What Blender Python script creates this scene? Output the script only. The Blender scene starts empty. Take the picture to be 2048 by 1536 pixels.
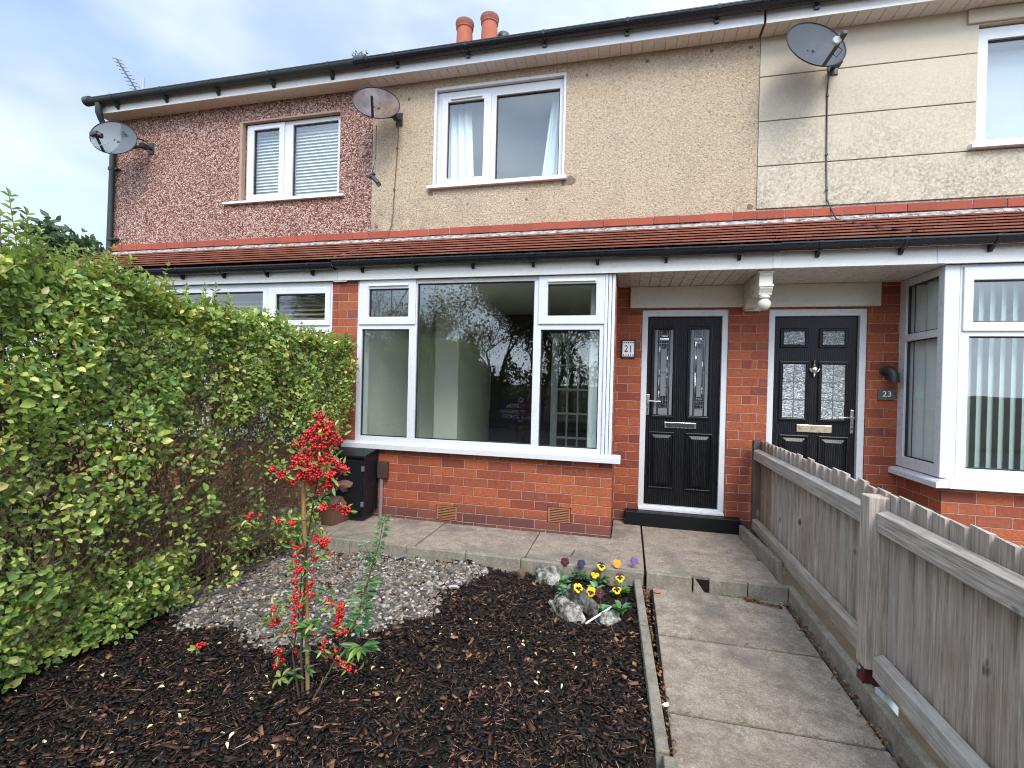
import bpy, bmesh, math, random
import numpy as np
from mathutils import Vector, Matrix
R = math.radians
random.seed(7); rng = np.random.default_rng(7)
S = bpy.context.scene
COL = S.collection

# ------------------------------------------------------------------ camera
cam_d = bpy.data.cameras.new('camera'); cam = bpy.data.objects.new('camera', cam_d); COL.objects.link(cam)
YAW, PITCH, ROLL = R(13.5), R(-.207), R(1.439)
fw = Vector((-math.sin(YAW)*math.cos(PITCH), math.cos(YAW)*math.cos(PITCH), math.sin(PITCH)))
ri = Vector((math.cos(YAW), math.sin(YAW), 0)); up = ri.cross(fw)
rx = ri*math.cos(ROLL) + up*math.sin(ROLL); ry = up*math.cos(ROLL) - ri*math.sin(ROLL)
M4 = Matrix((rx, ry, -fw)).transposed().to_4x4(); M4.translation = (-1.225, -5.379, 1.476)
cam.matrix_world = M4
cam_d.sensor_fit = 'HORIZONTAL'; cam_d.sensor_width = 36; cam_d.lens = 965/2048*36
cam_d.clip_start = .05; cam_d.clip_end = 2000
S.camera = cam

# ------------------------------------------------------------------ sky, sun, exposure
SUN_DIR = Vector((.30, -.62, .72)).normalized()
SUN_EL = math.asin(SUN_DIR.z); SUN_ROT = math.atan2(SUN_DIR.x, SUN_DIR.y)
W = bpy.data.worlds.new('World'); S.world = W; W.use_nodes = True
wt = W.node_tree; wn = wt.nodes; wl = wt.links
bgn = wn['Background']; bgn.inputs['Strength'].default_value = .12
sky = wn.new('ShaderNodeTexSky'); sky.sky_type = 'NISHITA'; sky.sun_disc = False
sky.sun_elevation = SUN_EL; sky.sun_rotation = SUN_ROT; sky.air_density = 1.0; sky.dust_density = .8; sky.ozone_density = 2.0
tc = wn.new('ShaderNodeTexCoord')
mp = wn.new('ShaderNodeMapping'); mp.inputs['Scale'].default_value = (1, 1, 2.1); mp.inputs['Location'].default_value = (.35, .2, .1)
wl.new(tc.outputs['Generated'], mp.inputs['Vector'])
nz = wn.new('ShaderNodeTexNoise'); nz.inputs['Scale'].default_value = 2.1; nz.inputs['Detail'].default_value = 5; nz.inputs['Roughness'].default_value = .5; nz.inputs['Distortion'].default_value = .25
wl.new(mp.outputs[0], nz.inputs['Vector'])
cr = wn.new('ShaderNodeValToRGB'); cr.color_ramp.elements[0].position = .33; cr.color_ramp.elements[1].position = .60
cr.color_ramp.elements[0].color = (.30, .30, .30, 1); cr.color_ramp.elements[1].color = (1, 1, 1, 1)
wl.new(nz.outputs[0], cr.inputs[0])
nz2 = wn.new('ShaderNodeTexNoise'); nz2.inputs['Scale'].default_value = 3.3; nz2.inputs['Detail'].default_value = 4
wl.new(mp.outputs[0], nz2.inputs['Vector'])
cr2 = wn.new('ShaderNodeValToRGB'); cr2.color_ramp.elements[0].position = .35; cr2.color_ramp.elements[1].position = .68
cr2.color_ramp.elements[0].color = (2.35, 2.95, 4.0, 1); cr2.color_ramp.elements[1].color = (3.8, 4.2, 4.8, 1)
wl.new(nz2.outputs[0], cr2.inputs[0])
# thin cloud is brighter on the sun's side of the sky
dt = wn.new('ShaderNodeVectorMath'); dt.operation = 'DOT_PRODUCT'; dt.inputs[1].default_value = SUN_DIR
wl.new(tc.outputs['Generated'], dt.inputs[0])
mr = wn.new('ShaderNodeMapRange'); mr.inputs[1].default_value = -.1; mr.inputs[2].default_value = 1; mr.inputs[3].default_value = 1.0; mr.inputs[4].default_value = 4.4
wl.new(dt.outputs['Value'], mr.inputs[0])
sc_ = wn.new('ShaderNodeVectorMath'); sc_.operation = 'SCALE'
wl.new(cr2.outputs[0], sc_.inputs[0]); wl.new(mr.outputs[0], sc_.inputs['Scale'])
mx = wn.new('ShaderNodeMix'); mx.data_type = 'RGBA'
wl.new(cr.outputs[0], mx.inputs[0]); wl.new(sky.outputs[0], mx.inputs[6]); wl.new(sc_.outputs[0], mx.inputs[7])
wl.new(mx.outputs[2], bgn.inputs['Color'])
sun_d = bpy.data.lights.new('sun', 'SUN'); sun_d.energy = 1.5; sun_d.angle = R(24); sun_d.color = (1, .95, .88)
sun = bpy.data.objects.new('sun', sun_d); COL.objects.link(sun)
sun.rotation_euler = SUN_DIR.to_track_quat('Z', 'Y').to_euler(); sun.location = (3, -8, 12)
S.view_settings.view_transform = 'Standard'; S.view_settings.look = 'None'; S.view_settings.gamma = 1
S.view_settings.exposure = 1.2; S.view_settings.use_curve_mapping = False
S.render.engine = 'CYCLES'; S.cycles.use_denoising = True; S.cycles.max_bounces = 8; S.cycles.transparent_max_bounces = 12
S.cycles.filter_width = 1.05; S.cycles.caustics_reflective = False; S.cycles.caustics_refractive = False

# ------------------------------------------------------------------ material helpers
class NT:
    def __init__(s, name, rough=.6, spec=.4, metal=0., col=(.5, .5, .5)):
        s.m = bpy.data.materials.new(name); s.m.use_nodes = True; s.t = s.m.node_tree
        s.b = s.t.nodes['Principled BSDF']; s.out = s.t.nodes['Material Output']
        s.b.inputs['Roughness'].default_value = rough; s.b.inputs['Specular IOR Level'].default_value = spec
        s.b.inputs['Metallic'].default_value = metal; s.b.inputs['Base Color'].default_value = (*col, 1)
    def n(s, kind, **kw):
        x = s.t.nodes.new('ShaderNode'+kind)
        for k, v in kw.items(): setattr(x, k, v)
        return x
    def put(s, sock, v):
        if isinstance(v, bpy.types.NodeSocket): s.t.links.new(v, sock)
        elif isinstance(v, (tuple, list)) and len(v) == 3 and sock.type == 'RGBA': sock.default_value = (*v, 1)
        else: sock.default_value = v
    def co(s, which='Object'): return s.n('TexCoord').outputs[which]
    def map(s, vec, scale=(1, 1, 1), loc=(0, 0, 0), rot=(0, 0, 0)):
        x = s.n('Mapping'); s.put(x.inputs[0], vec); x.inputs['Scale'].default_value = scale; x.inputs['Location'].default_value = loc; x.inputs['Rotation'].default_value = rot; return x.outputs[0]
    def noise(s, vec, scale, detail=3, rough=.55, dist=0., out=0):
        x = s.n('TexNoise'); s.put(x.inputs['Vector'], vec); x.inputs['Scale'].default_value = scale; x.inputs['Detail'].default_value = detail
        x.inputs['Roughness'].default_value = rough; x.inputs['Distortion'].default_value = dist; return x.outputs[out]
    def voro(s, vec, scale, feature='F1', out='Distance', rnd=1.):
        x = s.n('TexVoronoi', feature=feature); s.put(x.inputs['Vector'], vec); x.inputs['Scale'].default_value = scale; x.inputs['Randomness'].default_value = rnd; return x.outputs[out]
    def ramp(s, fac, stops, interp='LINEAR'):
        x = s.n('ValToRGB'); e = x.color_ramp.elements; x.color_ramp.interpolation = interp
        while len(e) < len(stops): e.new(.5)
        for q, (p, c) in zip(e, stops):
            q.position = p; q.color = (*c, 1) if isinstance(c, tuple) else (c, c, c, 1)
        s.put(x.inputs[0], fac); return x.outputs[0]
    def mix(s, f, a, b, mode='MIX'):
        x = s.n('Mix', data_type='RGBA', blend_type=mode); s.put(x.inputs[0], f); s.put(x.inputs[6], a); s.put(x.inputs[7], b); return x.outputs[2]
    def math(s, op, a, b=0., c=None):
        x = s.n('Math', operation=op); s.put(x.inputs[0], a); s.put(x.inputs[1], b)
        if c is not None: s.put(x.inputs[2], c)
        return x.outputs[0]
    def rng_(s, v, a, b, c=0., d=1.):
        x = s.n('MapRange'); s.put(x.inputs[0], v)
        for i, q in enumerate((a, b, c, d)): x.inputs[i+1].default_value = q
        return x.outputs[0]
    def xyz(s, vec):
        x = s.n('SeparateXYZ'); s.put(x.inputs[0], vec); return x.outputs
    def comb(s, x, y, z=0.):
        q = s.n('CombineXYZ'); s.put(q.inputs[0], x); s.put(q.inputs[1], y); s.put(q.inputs[2], z); return q.outputs[0]
    def bump(s, h, strength=.5, dist=.01, normal=None):
        x = s.n('Bump'); s.put(x.inputs['Height'], h); x.inputs['Strength'].default_value = strength; x.inputs['Distance'].default_value = dist
        if normal is not None: s.put(x.inputs['Normal'], normal)
        s.t.links.new(x.outputs[0], s.b.inputs['Normal']); return x.outputs[0]
    def color(s, v): s.put(s.b.inputs['Base Color'], v)
    def rough(s, v): s.put(s.b.inputs['Roughness'], v)
    def island(s): return s.n('NewGeometry').outputs['Random Per Island']
    def objrand(s): return s.n('ObjectInfo').outputs['Random']
M = {}

def m_plain(key, col, rough=.5, spec=.4, metal=0., var=.12, scale=9., bump=0.):
    a = NT(key, rough, spec, metal)
    o = a.co()
    n1 = a.noise(o, scale, 5, .65)
    a.color(a.mix(n1, tuple(c*(1-var) for c in col), tuple(min(1, c*(1+var)) for c in col)))
    a.rough(a.rng_(a.noise(o, scale*3, 3), .3, .7, max(.02, rough-.08), rough+.1))
    if bump: a.bump(a.noise(o, scale*8, 4), bump, .004)
    M[key] = a.m; return a

# bricks: coordinates are metres in the wall's own plane
def m_brick(key, dark_base=True, tone=1.):
    a = NT(key, .82, .25)
    uv = a.co('UV'); wob = a.noise(a.map(uv, (1, 1, 1)), 7., 2, .5, 0, 1)
    off = a.n('VectorMath', operation='MULTIPLY_ADD'); a.put(off.inputs[0], wob); off.inputs[1].default_value = (.008, .007, 0); a.put(off.inputs[2], uv)
    s = a.xyz(off.outputs[0])
    BW, BH = .25, .0915
    v = a.math('DIVIDE', a.math('ADD', s[1], 5.), BH); row = a.math('FLOOR', v); fv = a.math('FRACT', v)
    sh = a.math('MULTIPLY', a.math('MODULO', row, 2.), .5)
    jit = a.n('TexWhiteNoise', noise_dimensions='1D'); a.put(jit.inputs['W'], row)
    sh = a.math('ADD', sh, a.math('MULTIPLY', jit.outputs[0], .12))
    u = a.math('ADD', a.math('DIVIDE', a.math('ADD', s[0], 20.), BW), sh); cidx = a.math('FLOOR', u); fu = a.math('FRACT', u)
    du = a.math('MULTIPLY', a.math('MINIMUM', fu, a.math('SUBTRACT', 1., fu)), BW)
    dv = a.math('MULTIPLY', a.math('MINIMUM', fv, a.math('SUBTRACT', 1., fv)), BH)
    d = a.math('ADD', a.math('MINIMUM', du, dv), a.math('MULTIPLY', a.math('SUBTRACT', a.noise(uv, 60., 3), .5), .0045))
    mask = a.rng_(d, .0018, .0050)
    w = a.n('TexWhiteNoise', noise_dimensions='2D'); a.put(w.inputs['Vector'], a.comb(cidx, row))
    t = tone
    bc = a.ramp(w.outputs[0], [(0, (.19*t, .046*t, .028*t)), (.16, (.27*t, .062*t, .031*t)), (.5, (.355*t, .085*t, .034*t)), (.80, (.43*t, .115*t, .040*t)), (.94, (.37*t, .095*t, .040*t)), (1, (.17*t, .056*t, .046*t))])
    fine = a.noise(uv, 42., 5, .7); big = a.noise(uv, 3.2, 4, .6)
    bc = a.mix(a.rng_(fine, .32, .66, .0, .65), bc, (.12, .030, .021)); bc = a.mix(a.rng_(a.noise(uv, 9., 5, .7), .55, .72, 0., .5), bc, (.36, .12, .06))
    bc = a.mix(a.rng_(big, .52, .74, 0., .45), bc, (.16, .050, .035))
    if dark_base:   # engineering bricks at the damp course
        low = a.rng_(a.math('ADD', s[1], a.math('MULTIPLY', w.outputs[0], .03)), .10, .22, .85, 0.)
        eb = a.ramp(w.outputs[0], [(0, (.075, .035, .033)), (1, (.14, .05, .042))])
        bc = a.mix(low, bc, eb)
    mort = a.mix(a.noise(uv, 55., 4), (.22, .165, .12), (.37, .30, .235))
    mort = a.mix(a.rng_(a.noise(uv, 5., 3), .5, .7, 0, .7), mort, (.20, .10, .07))
    chip = a.rng_(a.noise(uv, 26., 4, .7), .74, .80)
    col = a.mix(mask, mort, bc); col = a.mix(a.math('MULTIPLY', chip, .5), col, (.42, .31, .25)); sp_ = a.math('MULTIPLY', a.rng_(a.voro(a.map(uv, (2.2, 1, 1)), 7.), .035, .018), .8); col = a.mix(sp_, col, (.62, .58, .53))
    a.color(col)
    h = a.math('ADD', a.math('MULTIPLY', mask, 1.), a.math('MULTIPLY', fine, .25))
    a.bump(h, .8, .006); M[key] = a.m
m_brick('brick'); m_brick('brick_porch', True, .92)

def m_render_beige():
    a = NT('tyrolean_render', .9, .15); o = a.co()
    dw = a.noise(o, 30., 2, .5, 0, 1); q = a.n('VectorMath', operation='MULTIPLY_ADD'); a.put(q.inputs[0], dw); q.inputs[1].default_value = (.03, .03, .03); a.put(q.inputs[2], o)
    n1 = a.noise(q.outputs[0], 48., 4, .6, .8); n2 = a.noise(o, 150., 3, .7)
    col = a.ramp(n1, [(.28, (.22, .152, .098)), (.42, (.41, .312, .213)), (.54, (.50, .396, .277)), (.8, (.61, .51, .38))])
    s = a.xyz(o)
    st = a.rng_(a.noise(a.map(o, (1.1, 1, .7)), 1.5, 5, .62), .50, .78, 0., .5)
    col = a.mix(st, col, (.27, .215, .155))
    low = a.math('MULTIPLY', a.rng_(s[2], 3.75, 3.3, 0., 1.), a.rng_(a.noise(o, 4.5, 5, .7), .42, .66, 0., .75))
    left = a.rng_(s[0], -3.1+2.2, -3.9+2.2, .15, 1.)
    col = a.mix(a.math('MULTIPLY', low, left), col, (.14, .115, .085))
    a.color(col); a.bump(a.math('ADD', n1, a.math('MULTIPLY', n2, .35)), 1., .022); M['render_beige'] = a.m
m_render_beige()

def m_pebble():
    a = NT('pebbledash', .85, .3); o = a.co()
    w = a.noise(o, 25., 3, .5, 0, 1); q = a.n('VectorMath', operation='MULTIPLY_ADD'); a.put(q.inputs[0], w); q.inputs[1].default_value = (.05, .05, .05); a.put(q.inputs[2], o)
    c = a.voro(q.outputs[0], 58., 'F1', 'Color'); d = a.voro(q.outputs[0], 58.)
    v = a.xyz(c)[0]
    col = a.ramp(v, [(0, (.105, .042, .033)), (.18, (.20, .086, .064)), (.36, (.325, .172, .135)), (.60, (.45, .285, .225)), (1, (.60, .45, .365))])
    gap = a.rng_(d, .46, .80); col = a.mix(gap, col, (.11, .038, .028))
    big = a.rng_(a.noise(o, 1.4, 4), .48, .78, 0., .3); col = a.mix(big, col, (.17, .070, .052))
    a.color(col); a.bump(a.math('SUBTRACT', 1., d), 1., .016); M['pebbledash'] = a.m
m_pebble()

def m_render_cream():
    a = NT('painted_render', .88, .18); o = a.co(); s = a.xyz(o)
    n = a.noise(o, 110., 4, .7); b = a.noise(o, 2.2, 5, .65)
    col = a.mix(n, (.42, .36, .272), (.55, .485, .375))
    dirt = a.math('MULTIPLY', a.rng_(s[2], 4.75, 3.4, .08, 1.), a.rng_(a.noise(o, 38., 5, .75), .40, .60, 0., 1.))
    dirt = a.math('MULTIPLY', dirt, a.rng_(b, .3, .62, .25, .9))
    col = a.mix(dirt, col, (.185, .17, .125))
    worn = a.math('MULTIPLY', a.rng_(a.noise(a.map(o, (1, 1, 1.8)), 8., 5, .7), .60, .70), a.rng_(s[2], 4.2, 3.6, 0., .75))
    col = a.mix(worn, col, (.62, .58, .47))
    a.color(col); a.bump(a.math('ADD', n, a.math('MULTIPLY', b, .3)), .6, .006); M['render_cream'] = a.m
m_render_cream()

def m_upvc(key, col=(.80, .81, .82), dirty=.15):
    a = NT(key, .28, .45); o = a.co()
    d = a.rng_(a.noise(a.map(o, (1, 1, .5)), 7., 5, .7), .52, .8, 0., dirty)
    d2 = a.rng_(a.noise(o, 60., 3, .7), .66, .76, 0., dirty*1.6)
    c = a.mix(d, col, (.45, .42, .36)); c = a.mix(d2, c, (.30, .27, .23)); a.color(c)
    a.rough(a.rng_(a.noise(o, 20., 3), .3, .7, .22, .40)); M[key] = a.m
m_upvc('upvc', (.52, .525, .53), .22); m_upvc('upvc_old', (.54, .525, .49), .45); m_upvc('soffit_white', (.56, .545, .51), .4); m_upvc('soffit_plain', (.50, .44, .36), .7)
m_upvc('cream_paint', (.50, .46, .36), .7); m_upvc('stone_paint', (.56, .52, .44), .8)

def m_glass(key, ior=.062, tint=(.93, .96, .95)):
    a = NT(key); t = a.t
    for x in list(t.nodes):
        if x != a.out: t.nodes.remove(x)
    tr = a.n('BsdfTransparent'); tr.inputs[0].default_value = (*tint, 1)
    gl = a.n('BsdfGlossy'); gl.inputs['Roughness'].default_value = .012; gl.inputs['Color'].default_value = (.97, .99, 1, 1)
    o = a.co(); bp = a.n('Bump'); a.put(bp.inputs['Height'], a.noise(o, 1.6, 2)); bp.inputs['Strength'].default_value = .03; bp.inputs['Distance'].default_value = .02
    t.links.new(bp.outputs[0], gl.inputs['Normal'])
    ge = a.n('NewGeometry'); dp_ = a.n('VectorMath', operation='DOT_PRODUCT'); a.put(dp_.inputs[0], ge.outputs['Normal']); a.put(dp_.inputs[1], ge.outputs['Incoming'])
    sch = a.math('POWER', a.math('SUBTRACT', 1., a.math('ABSOLUTE', dp_.outputs['Value'])), 5.); fr = a.math('ADD', a.math('MULTIPLY', sch, 1.-ior), ior)
    mxs = a.n('MixShader'); t.links.new(fr, mxs.inputs[0]); t.links.new(tr.outputs[0], mxs.inputs[1]); t.links.new(gl.outputs[0], mxs.inputs[2])
    t.links.new(mxs.outputs[0], a.out.inputs['Surface']); M[key] = a.m
m_glass('glass')

def m_obscure():
    a = NT('textured_glass', .16, .9, 0, (.42, .45, .46)); o = a.co()
    n = a.noise(a.map(o, (1., 1, 2.4)), 34., 3, .6, 1.5)
    a.color(a.ramp(n, [(.34, (.07, .078, .08)), (.5, (.33, .35, .36)), (.62, (.82, .85, .86))]))
    a.bump(n, 1., .02); M['obscure'] = a.m
m_obscure()

def m_door(key, col):
    a = NT(key, .36, .22); o = a.co()
    g = a.noise(a.map(o, (15, 15, 2.2)), 1.6, 4, .55, 2.6)
    w = a.n('TexWave', wave_type='RINGS', rings_direction='SPHERICAL'); a.put(w.inputs[0], a.map(o, (3.0, 1, .62), (0, 0, -.1))); w.inputs['Scale'].default_value = 5.5; w.inputs['Distortion'].default_value = 5.; w.inputs['Detail'].default_value = 3.; w.inputs['Detail Scale'].default_value = 1.2
    ln = a.math('MULTIPLY', a.rng_(w.outputs[1], .75, .98), a.rng_(g, .3, .6))
    a.color(a.mix(ln, col, tuple(c*2.4+.006 for c in col)))
    a.rough(a.rng_(ln, 0, 1, .26, .5)); a.bump(a.math('ADD', g, w.outputs[1]), .05, .002); M[key] = a.m
m_door('door_black', (.0042, .0044, .0058)); m_door('door_ash', (.0065, .0068, .0082))

def m_concrete(key, c1, c2, stain=(.10, .085, .06), moss=.25, sc=1.):
    a = NT(key, .9, .2); o = a.co()
    f = a.noise(o, 120.*sc, 4, .75); md = a.noise(o, 9.*sc, 6, .68); bg = a.noise(o, 1.7*sc, 5, .65, .4)
    col = a.mix(a.rng_(md, .36, .64), c1, c2)
    col = a.mix(a.rng_(f, .40, .66, 0., .62), col, tuple(x*.40 for x in c1)); col = a.mix(a.rng_(a.noise(o, 44.*sc, 5, .75), .50, .68, 0., .5), col, tuple(min(1, x*1.35) for x in c2))
    col = a.mix(a.rng_(bg, .48, .66, 0., .62), col, stain)
    wp = a.rng_(a.voro(o, 30.*sc), .10, .05); keep = a.rng_(a.noise(o, 13., 2), .55, .62); col = a.mix(a.math('MULTIPLY', wp, keep), col, (.62, .55, .46))
    sp = a.rng_(a.voro(a.map(o, (1, 1, 1), (3, 1, 2)), 70.*sc), .16, .08); col = a.mix(a.math('MULTIPLY', sp, .5), col, (.06, .05, .04))
    if moss: col = a.mix(a.rng_(a.noise(o, 5.5, 5, .75), .58, .72, 0., moss), col, (.13, .135, .05))
    a.color(col); a.bump(a.math('ADD', f, a.math('MULTIPLY', md, 1.4)), .9, .008); M[key] = a.m
m_concrete('flagstone', (.225, .178, .132), (.385, .32, .25), (.10, .088, .076), .12)
m_concrete('kerb_stone', (.22, .19, .145), (.34, .30, .235), (.10, .095, .06), .45, 1.4)
m_concrete('road_tarmac', (.045, .045, .047), (.07, .07, .072), (.035, .035, .035), 0.)

def m_wood(key, axis, c1, c2, c3):
    a = NT(key, .85, .18); o = a.co()
    r = a.objrand(); sh = a.n('VectorMath', operation='ADD'); a.put(sh.inputs[0], o); a.put(sh.inputs[1], a.comb(a.math('MULTIPLY', r, 7.), a.math('MULTIPLY', r, 13.), a.math('MULTIPLY', r, 5.)))
    lo, hi = 1.3, 24.
    sc = {'z': (hi, hi, lo), 'y': (hi, lo, hi)}[axis]
    g = a.noise(a.map(sh.outputs[0], sc), 1.5, 6, .68, .5); f = a.noise(a.map(sh.outputs[0], tuple(x*2.4 for x in sc)), 1.5, 3, .6)
    col = a.ramp(g, [(.26, c1), (.48, c2), (.72, c3)])
    col = a.mix(a.rng_(f, .42, .66, 0., .55), col, tuple(x*.55 for x in c1))
    sk = {'z': (5.2, 5.2, 2.5), 'y': (5.2, 2.5, 5.2)}[axis]
    kd = a.voro(a.map(sh.outputs[0], sk), 1.5); kn = a.rng_(kd, .22, .12); kc = a.rng_(kd, .12, .06)
    keep = a.rng_(a.noise(a.map(sh.outputs[0], sk), 1.1, 1), .44, .5)
    col = a.mix(a.math('MULTIPLY', a.math('MULTIPLY', kn, keep), .6), col, (.45, .40, .34)); col = a.mix(a.math('MULTIPLY', kc, keep), col, (.06, .05, .045))
    col = a.mix(a.rng_(r, 0, 1, 0., .42), col, (c2[0]*.62, c2[1]*.56, c2[2]*.50)); r2 = a.math('FRACT', a.math('MULTIPLY', r, 17.3)); col = a.mix(a.rng_(r2, .3, 1., 0., .4), col, (.36, .34, .325)); zz = a.rng_(a.xyz(o)[2], .42, .10, 0., .6); col = a.mix(a.math('MULTIPLY', zz, a.rng_(a.noise(o, 7., 4), .42, .62)), col, (.15, .135, .075))
    bg = a.rng_(a.noise(o, 3.2, 4), .48, .75, 0., .4); col = a.mix(bg, col, (.22, .16, .11))
    a.color(col); a.bump(a.math('ADD', g, f), .8, .006); M[key] = a.m
WA = ((.215, .172, .134), (.43, .365, .30), (.62, .555, .48))
m_wood('board_grey', 'z', *WA); m_wood('rail_grey', 'y', (.21, .18, .145), (.38, .335, .28), (.54, .49, .425))
m_wood('board_fresh', 'z', (.15, .075, .033), (.27, .155, .075), (.33, .21, .115)); m_wood('post_dark', 'z', (.035, .02, .014), (.07, .04, .026), (.10, .06, .04))
m_wood('cane', 'z', (.24, .12, .045), (.36, .20, .085), (.44, .28, .14))

def m_tiles(key, c, d):
    a = NT(key, .85, .2); o = a.co(); i = a.island()
    col = a.ramp(i, [(0, tuple(x*.84 for x in c)), (.4, c), (.85, tuple(min(1, x*1.12) for x in c)), (1, d)])
    n = a.noise(o, 16., 5, .7); col = a.mix(a.rng_(n, .54, .76, 0., .5), col, (.062, .035, .026))
    f = a.noise(o, 70., 3, .7); col = a.mix(a.rng_(f, .62, .76, 0., .5), col, (.36, .30, .20))
    a.color(col); a.bump(a.noise(o, 90., 4, .7), .5, .004); M[key] = a.m
m_tiles('roof_tile', (.34, .145, .098), (.36, .21, .16)); m_tiles('band_tile', (.27, .066, .040), (.235, .066, .043))

def m_flash():
    a = NT('mortar_flashing', .9, .2); o = a.co(); n = a.noise(a.map(o, (1, 1, 3)), 14., 5, .72)
    col = a.ramp(n, [(.36, (.055, .05, .045)), (.46, (.20, .19, .175)), (.58, (.36, .35, .335)), (.85, (.52, .51, .50))])
    lich = a.rng_(a.noise(a.map(o, (1, 1, 1), (4, 0, 0)), 3.4, 4), .56, .66, 0., .7); l2 = a.rng_(a.noise(o, 30., 3), .5, .6)
    col = a.mix(a.math('MULTIPLY', lich, l2), col, (.48, .33, .06)); a.color(col); a.bump(n, .9, .012); M['flashing'] = a.m
m_flash()
m_plain('gutter_black', (.009, .010, .013), .22, .4, 0, .3); m_plain('gutter_green', (.020, .027, .024), .5, .4, 0, .5, 6.)
m_plain('metal_dark', (.018, .018, .019), .45, .5, 0, .4); m_plain('chrome', (.78, .77, .74), .14, .5, 1., .05); m_plain('brass', (.72, .62, .42), .3, .5, 1., .12)
m_plain('lead_came', (.20, .20, .205), .35, .5, .8, .1); m_plain('frosted', (.135, .145, .145), .42, .5, 0, .16, 60.)
m_plain('bevel_glass', (.015, .017, .018), .03, 1., 0, .2); m_plain('glint_mirror', (.75, .77, .78), .06, 1., 1., .1)
m_plain('step_black', (.006, .006, .007), .4, .25, 0, .3, 14., .2); m_plain('interior_white', (.74, .74, .68), .85, .2, 0, .03)
m_plain('interior_cream', (.66, .64, .54), .85, .2, 0, .03); m_plain('carpet', (.10, .085, .07), .95, .1); m_plain('opening_shade', (.060, .055, .050), .9, .1)
m_plain('curtain', (.72, .74, .74), .9, .1, 0, .04); m_plain('blind_white', (.66, .66, .63), .6, .3, 0, .05); m_plain('blind_wood', (.27, .20, .11), .55, .3, 0, .2)
m_plain('blind_green', (.36, .42, .39), .8, .2, 0, .06); m_plain('filler', (.17, .128, .095), .9, .1, 0, .4, 20., .5); m_plain('net', (.42, .44, .45), .9, .1, 0, .04); m_plain('slate', (.085, .078, .066), .85, .15, 0, .5, 14., .5); m_plain('trough_clay', (.15, .075, .045), .9, .15, 0, .45, 7., .8); m_plain('terracotta', (.30, .135, .072), .85, .2, 0, .3, 8., .4)
m_plain('terracotta_pot', (.33, .105, .065), .85, .2, 0, .25, 5., .4); m_plain('pot_rim', (.20, .085, .062), .85, .2, 0, .35, 8., .3); m_plain('rubble', (.125, .068, .052), .9, .2, 0, .45, 12., .8)
m_plain('brown_plastic', (.060, .030, .024), .45, .4, 0, .2); m_plain('lead_pipe', (.17, .135, .13), .6, .4, 0, .3); m_plain('maroon_metal', (.075, .012, .013), .4, .4, 0, .2)
m_plain('label_card', (.40, .42, .41), .6, .3, 0, .2, 30.); m_plain('white_paint', (.80, .79, .76), .45, .4); m_plain('ink_black', (.02, .02, .025), .5, .4)
m_plain('plaque_slate', (.085, .090, .080), .6, .4, 0, .25, 20.); m_plain('sign_navy', (.018, .022, .055), .4, .4); m_plain('soil_dark', (.017, .0115, .009), .95, .1, 0, .5, 20., 1.)
m_plain('reveal_cement', (.33, .225, .165), .9, .2, 0, .3, 9., .5); m_plain('stem_dark', (.055, .038, .028), .8, .2, 0, .3, 20.); m_plain('stem_brown', (.125, .080, .046), .8, .2, 0, .4, 20.); m_plain('stem_green', (.10, .16, .04), .6, .3); m_plain('bark', (.085, .065, .048), .9, .1, 0, .4, 12., .8); m_plain('lead_strap', (.20, .21, .22), .5, .4, .6)
m_plain('white_plastic', (.78, .80, .82), .4, .4); m_plain('orange_red', (.42, .10, .045), .7, .3); m_plain('verge_earth', (.055, .043, .029), .95, .1, 0, .5, 9., 1.); m_plain('ground_soil', (.075, .060, .035), .95, .1, 0, .4, 4., .6)
meter_ = m_plain('meter_black', (.007, .0075, .009), .42, .3, 0, .4, 20.); o_ = meter_.co(); meter_.color(meter_.mix(meter_.rng_(meter_.noise(meter_.map(o_, (1, 1, .45)), 24., 5, .75), .66, .72, 0., .75), (.007, .0075, .009), (.26, .25, .23))); m_plain('dish_grey', (.060, .068, .076), .6, .2, 0, .14, 5.); m_plain('cap_grey', (.32, .33, .33), .5, .4); m_plain('copper', (.4, .2, .1), .4, .4, .8)

def m_dish_two():
    a = NT('dish_two_tone', .6, .2); s = a.xyz(a.co()); n = a.noise(a.co(), 9., 4, .6)
    f = a.rng_(a.math('ADD', s[0], a.math('MULTIPLY', n, .02)), -.165, -.155)
    a.color(a.mix(f, a.mix(n, (.125, .142, .15), (.165, .18, .19)), a.mix(n, (.070, .082, .092), (.10, .113, .122)))); M['dish_two'] = a.m
m_dish_two()
def m_dish_rust():
    a = NT('dish_rusty', .62, .2); o = a.co(); s = a.xyz(o); n = a.noise(o, 6., 5, .65)
    col = a.ramp(n, [(.3, (.055, .043, .043)), (.55, (.115, .092, .09)), (.8, (.19, .18, .175))])
    rz = a.n('VectorMath', operation='DISTANCE'); a.put(rz.inputs[0], o); rz.inputs[1].default_value = (-.02, -.33, .01)
    ru = a.math('MULTIPLY', a.rng_(rz.outputs['Value'], .21, .05, 0., 1.), a.rng_(n, .3, .55)); col = a.mix(a.math('MULTIPLY', ru, .75), col, (.20, .105, .036))
    a.color(col); M['dish_rust'] = a.m
m_dish_rust()

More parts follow.
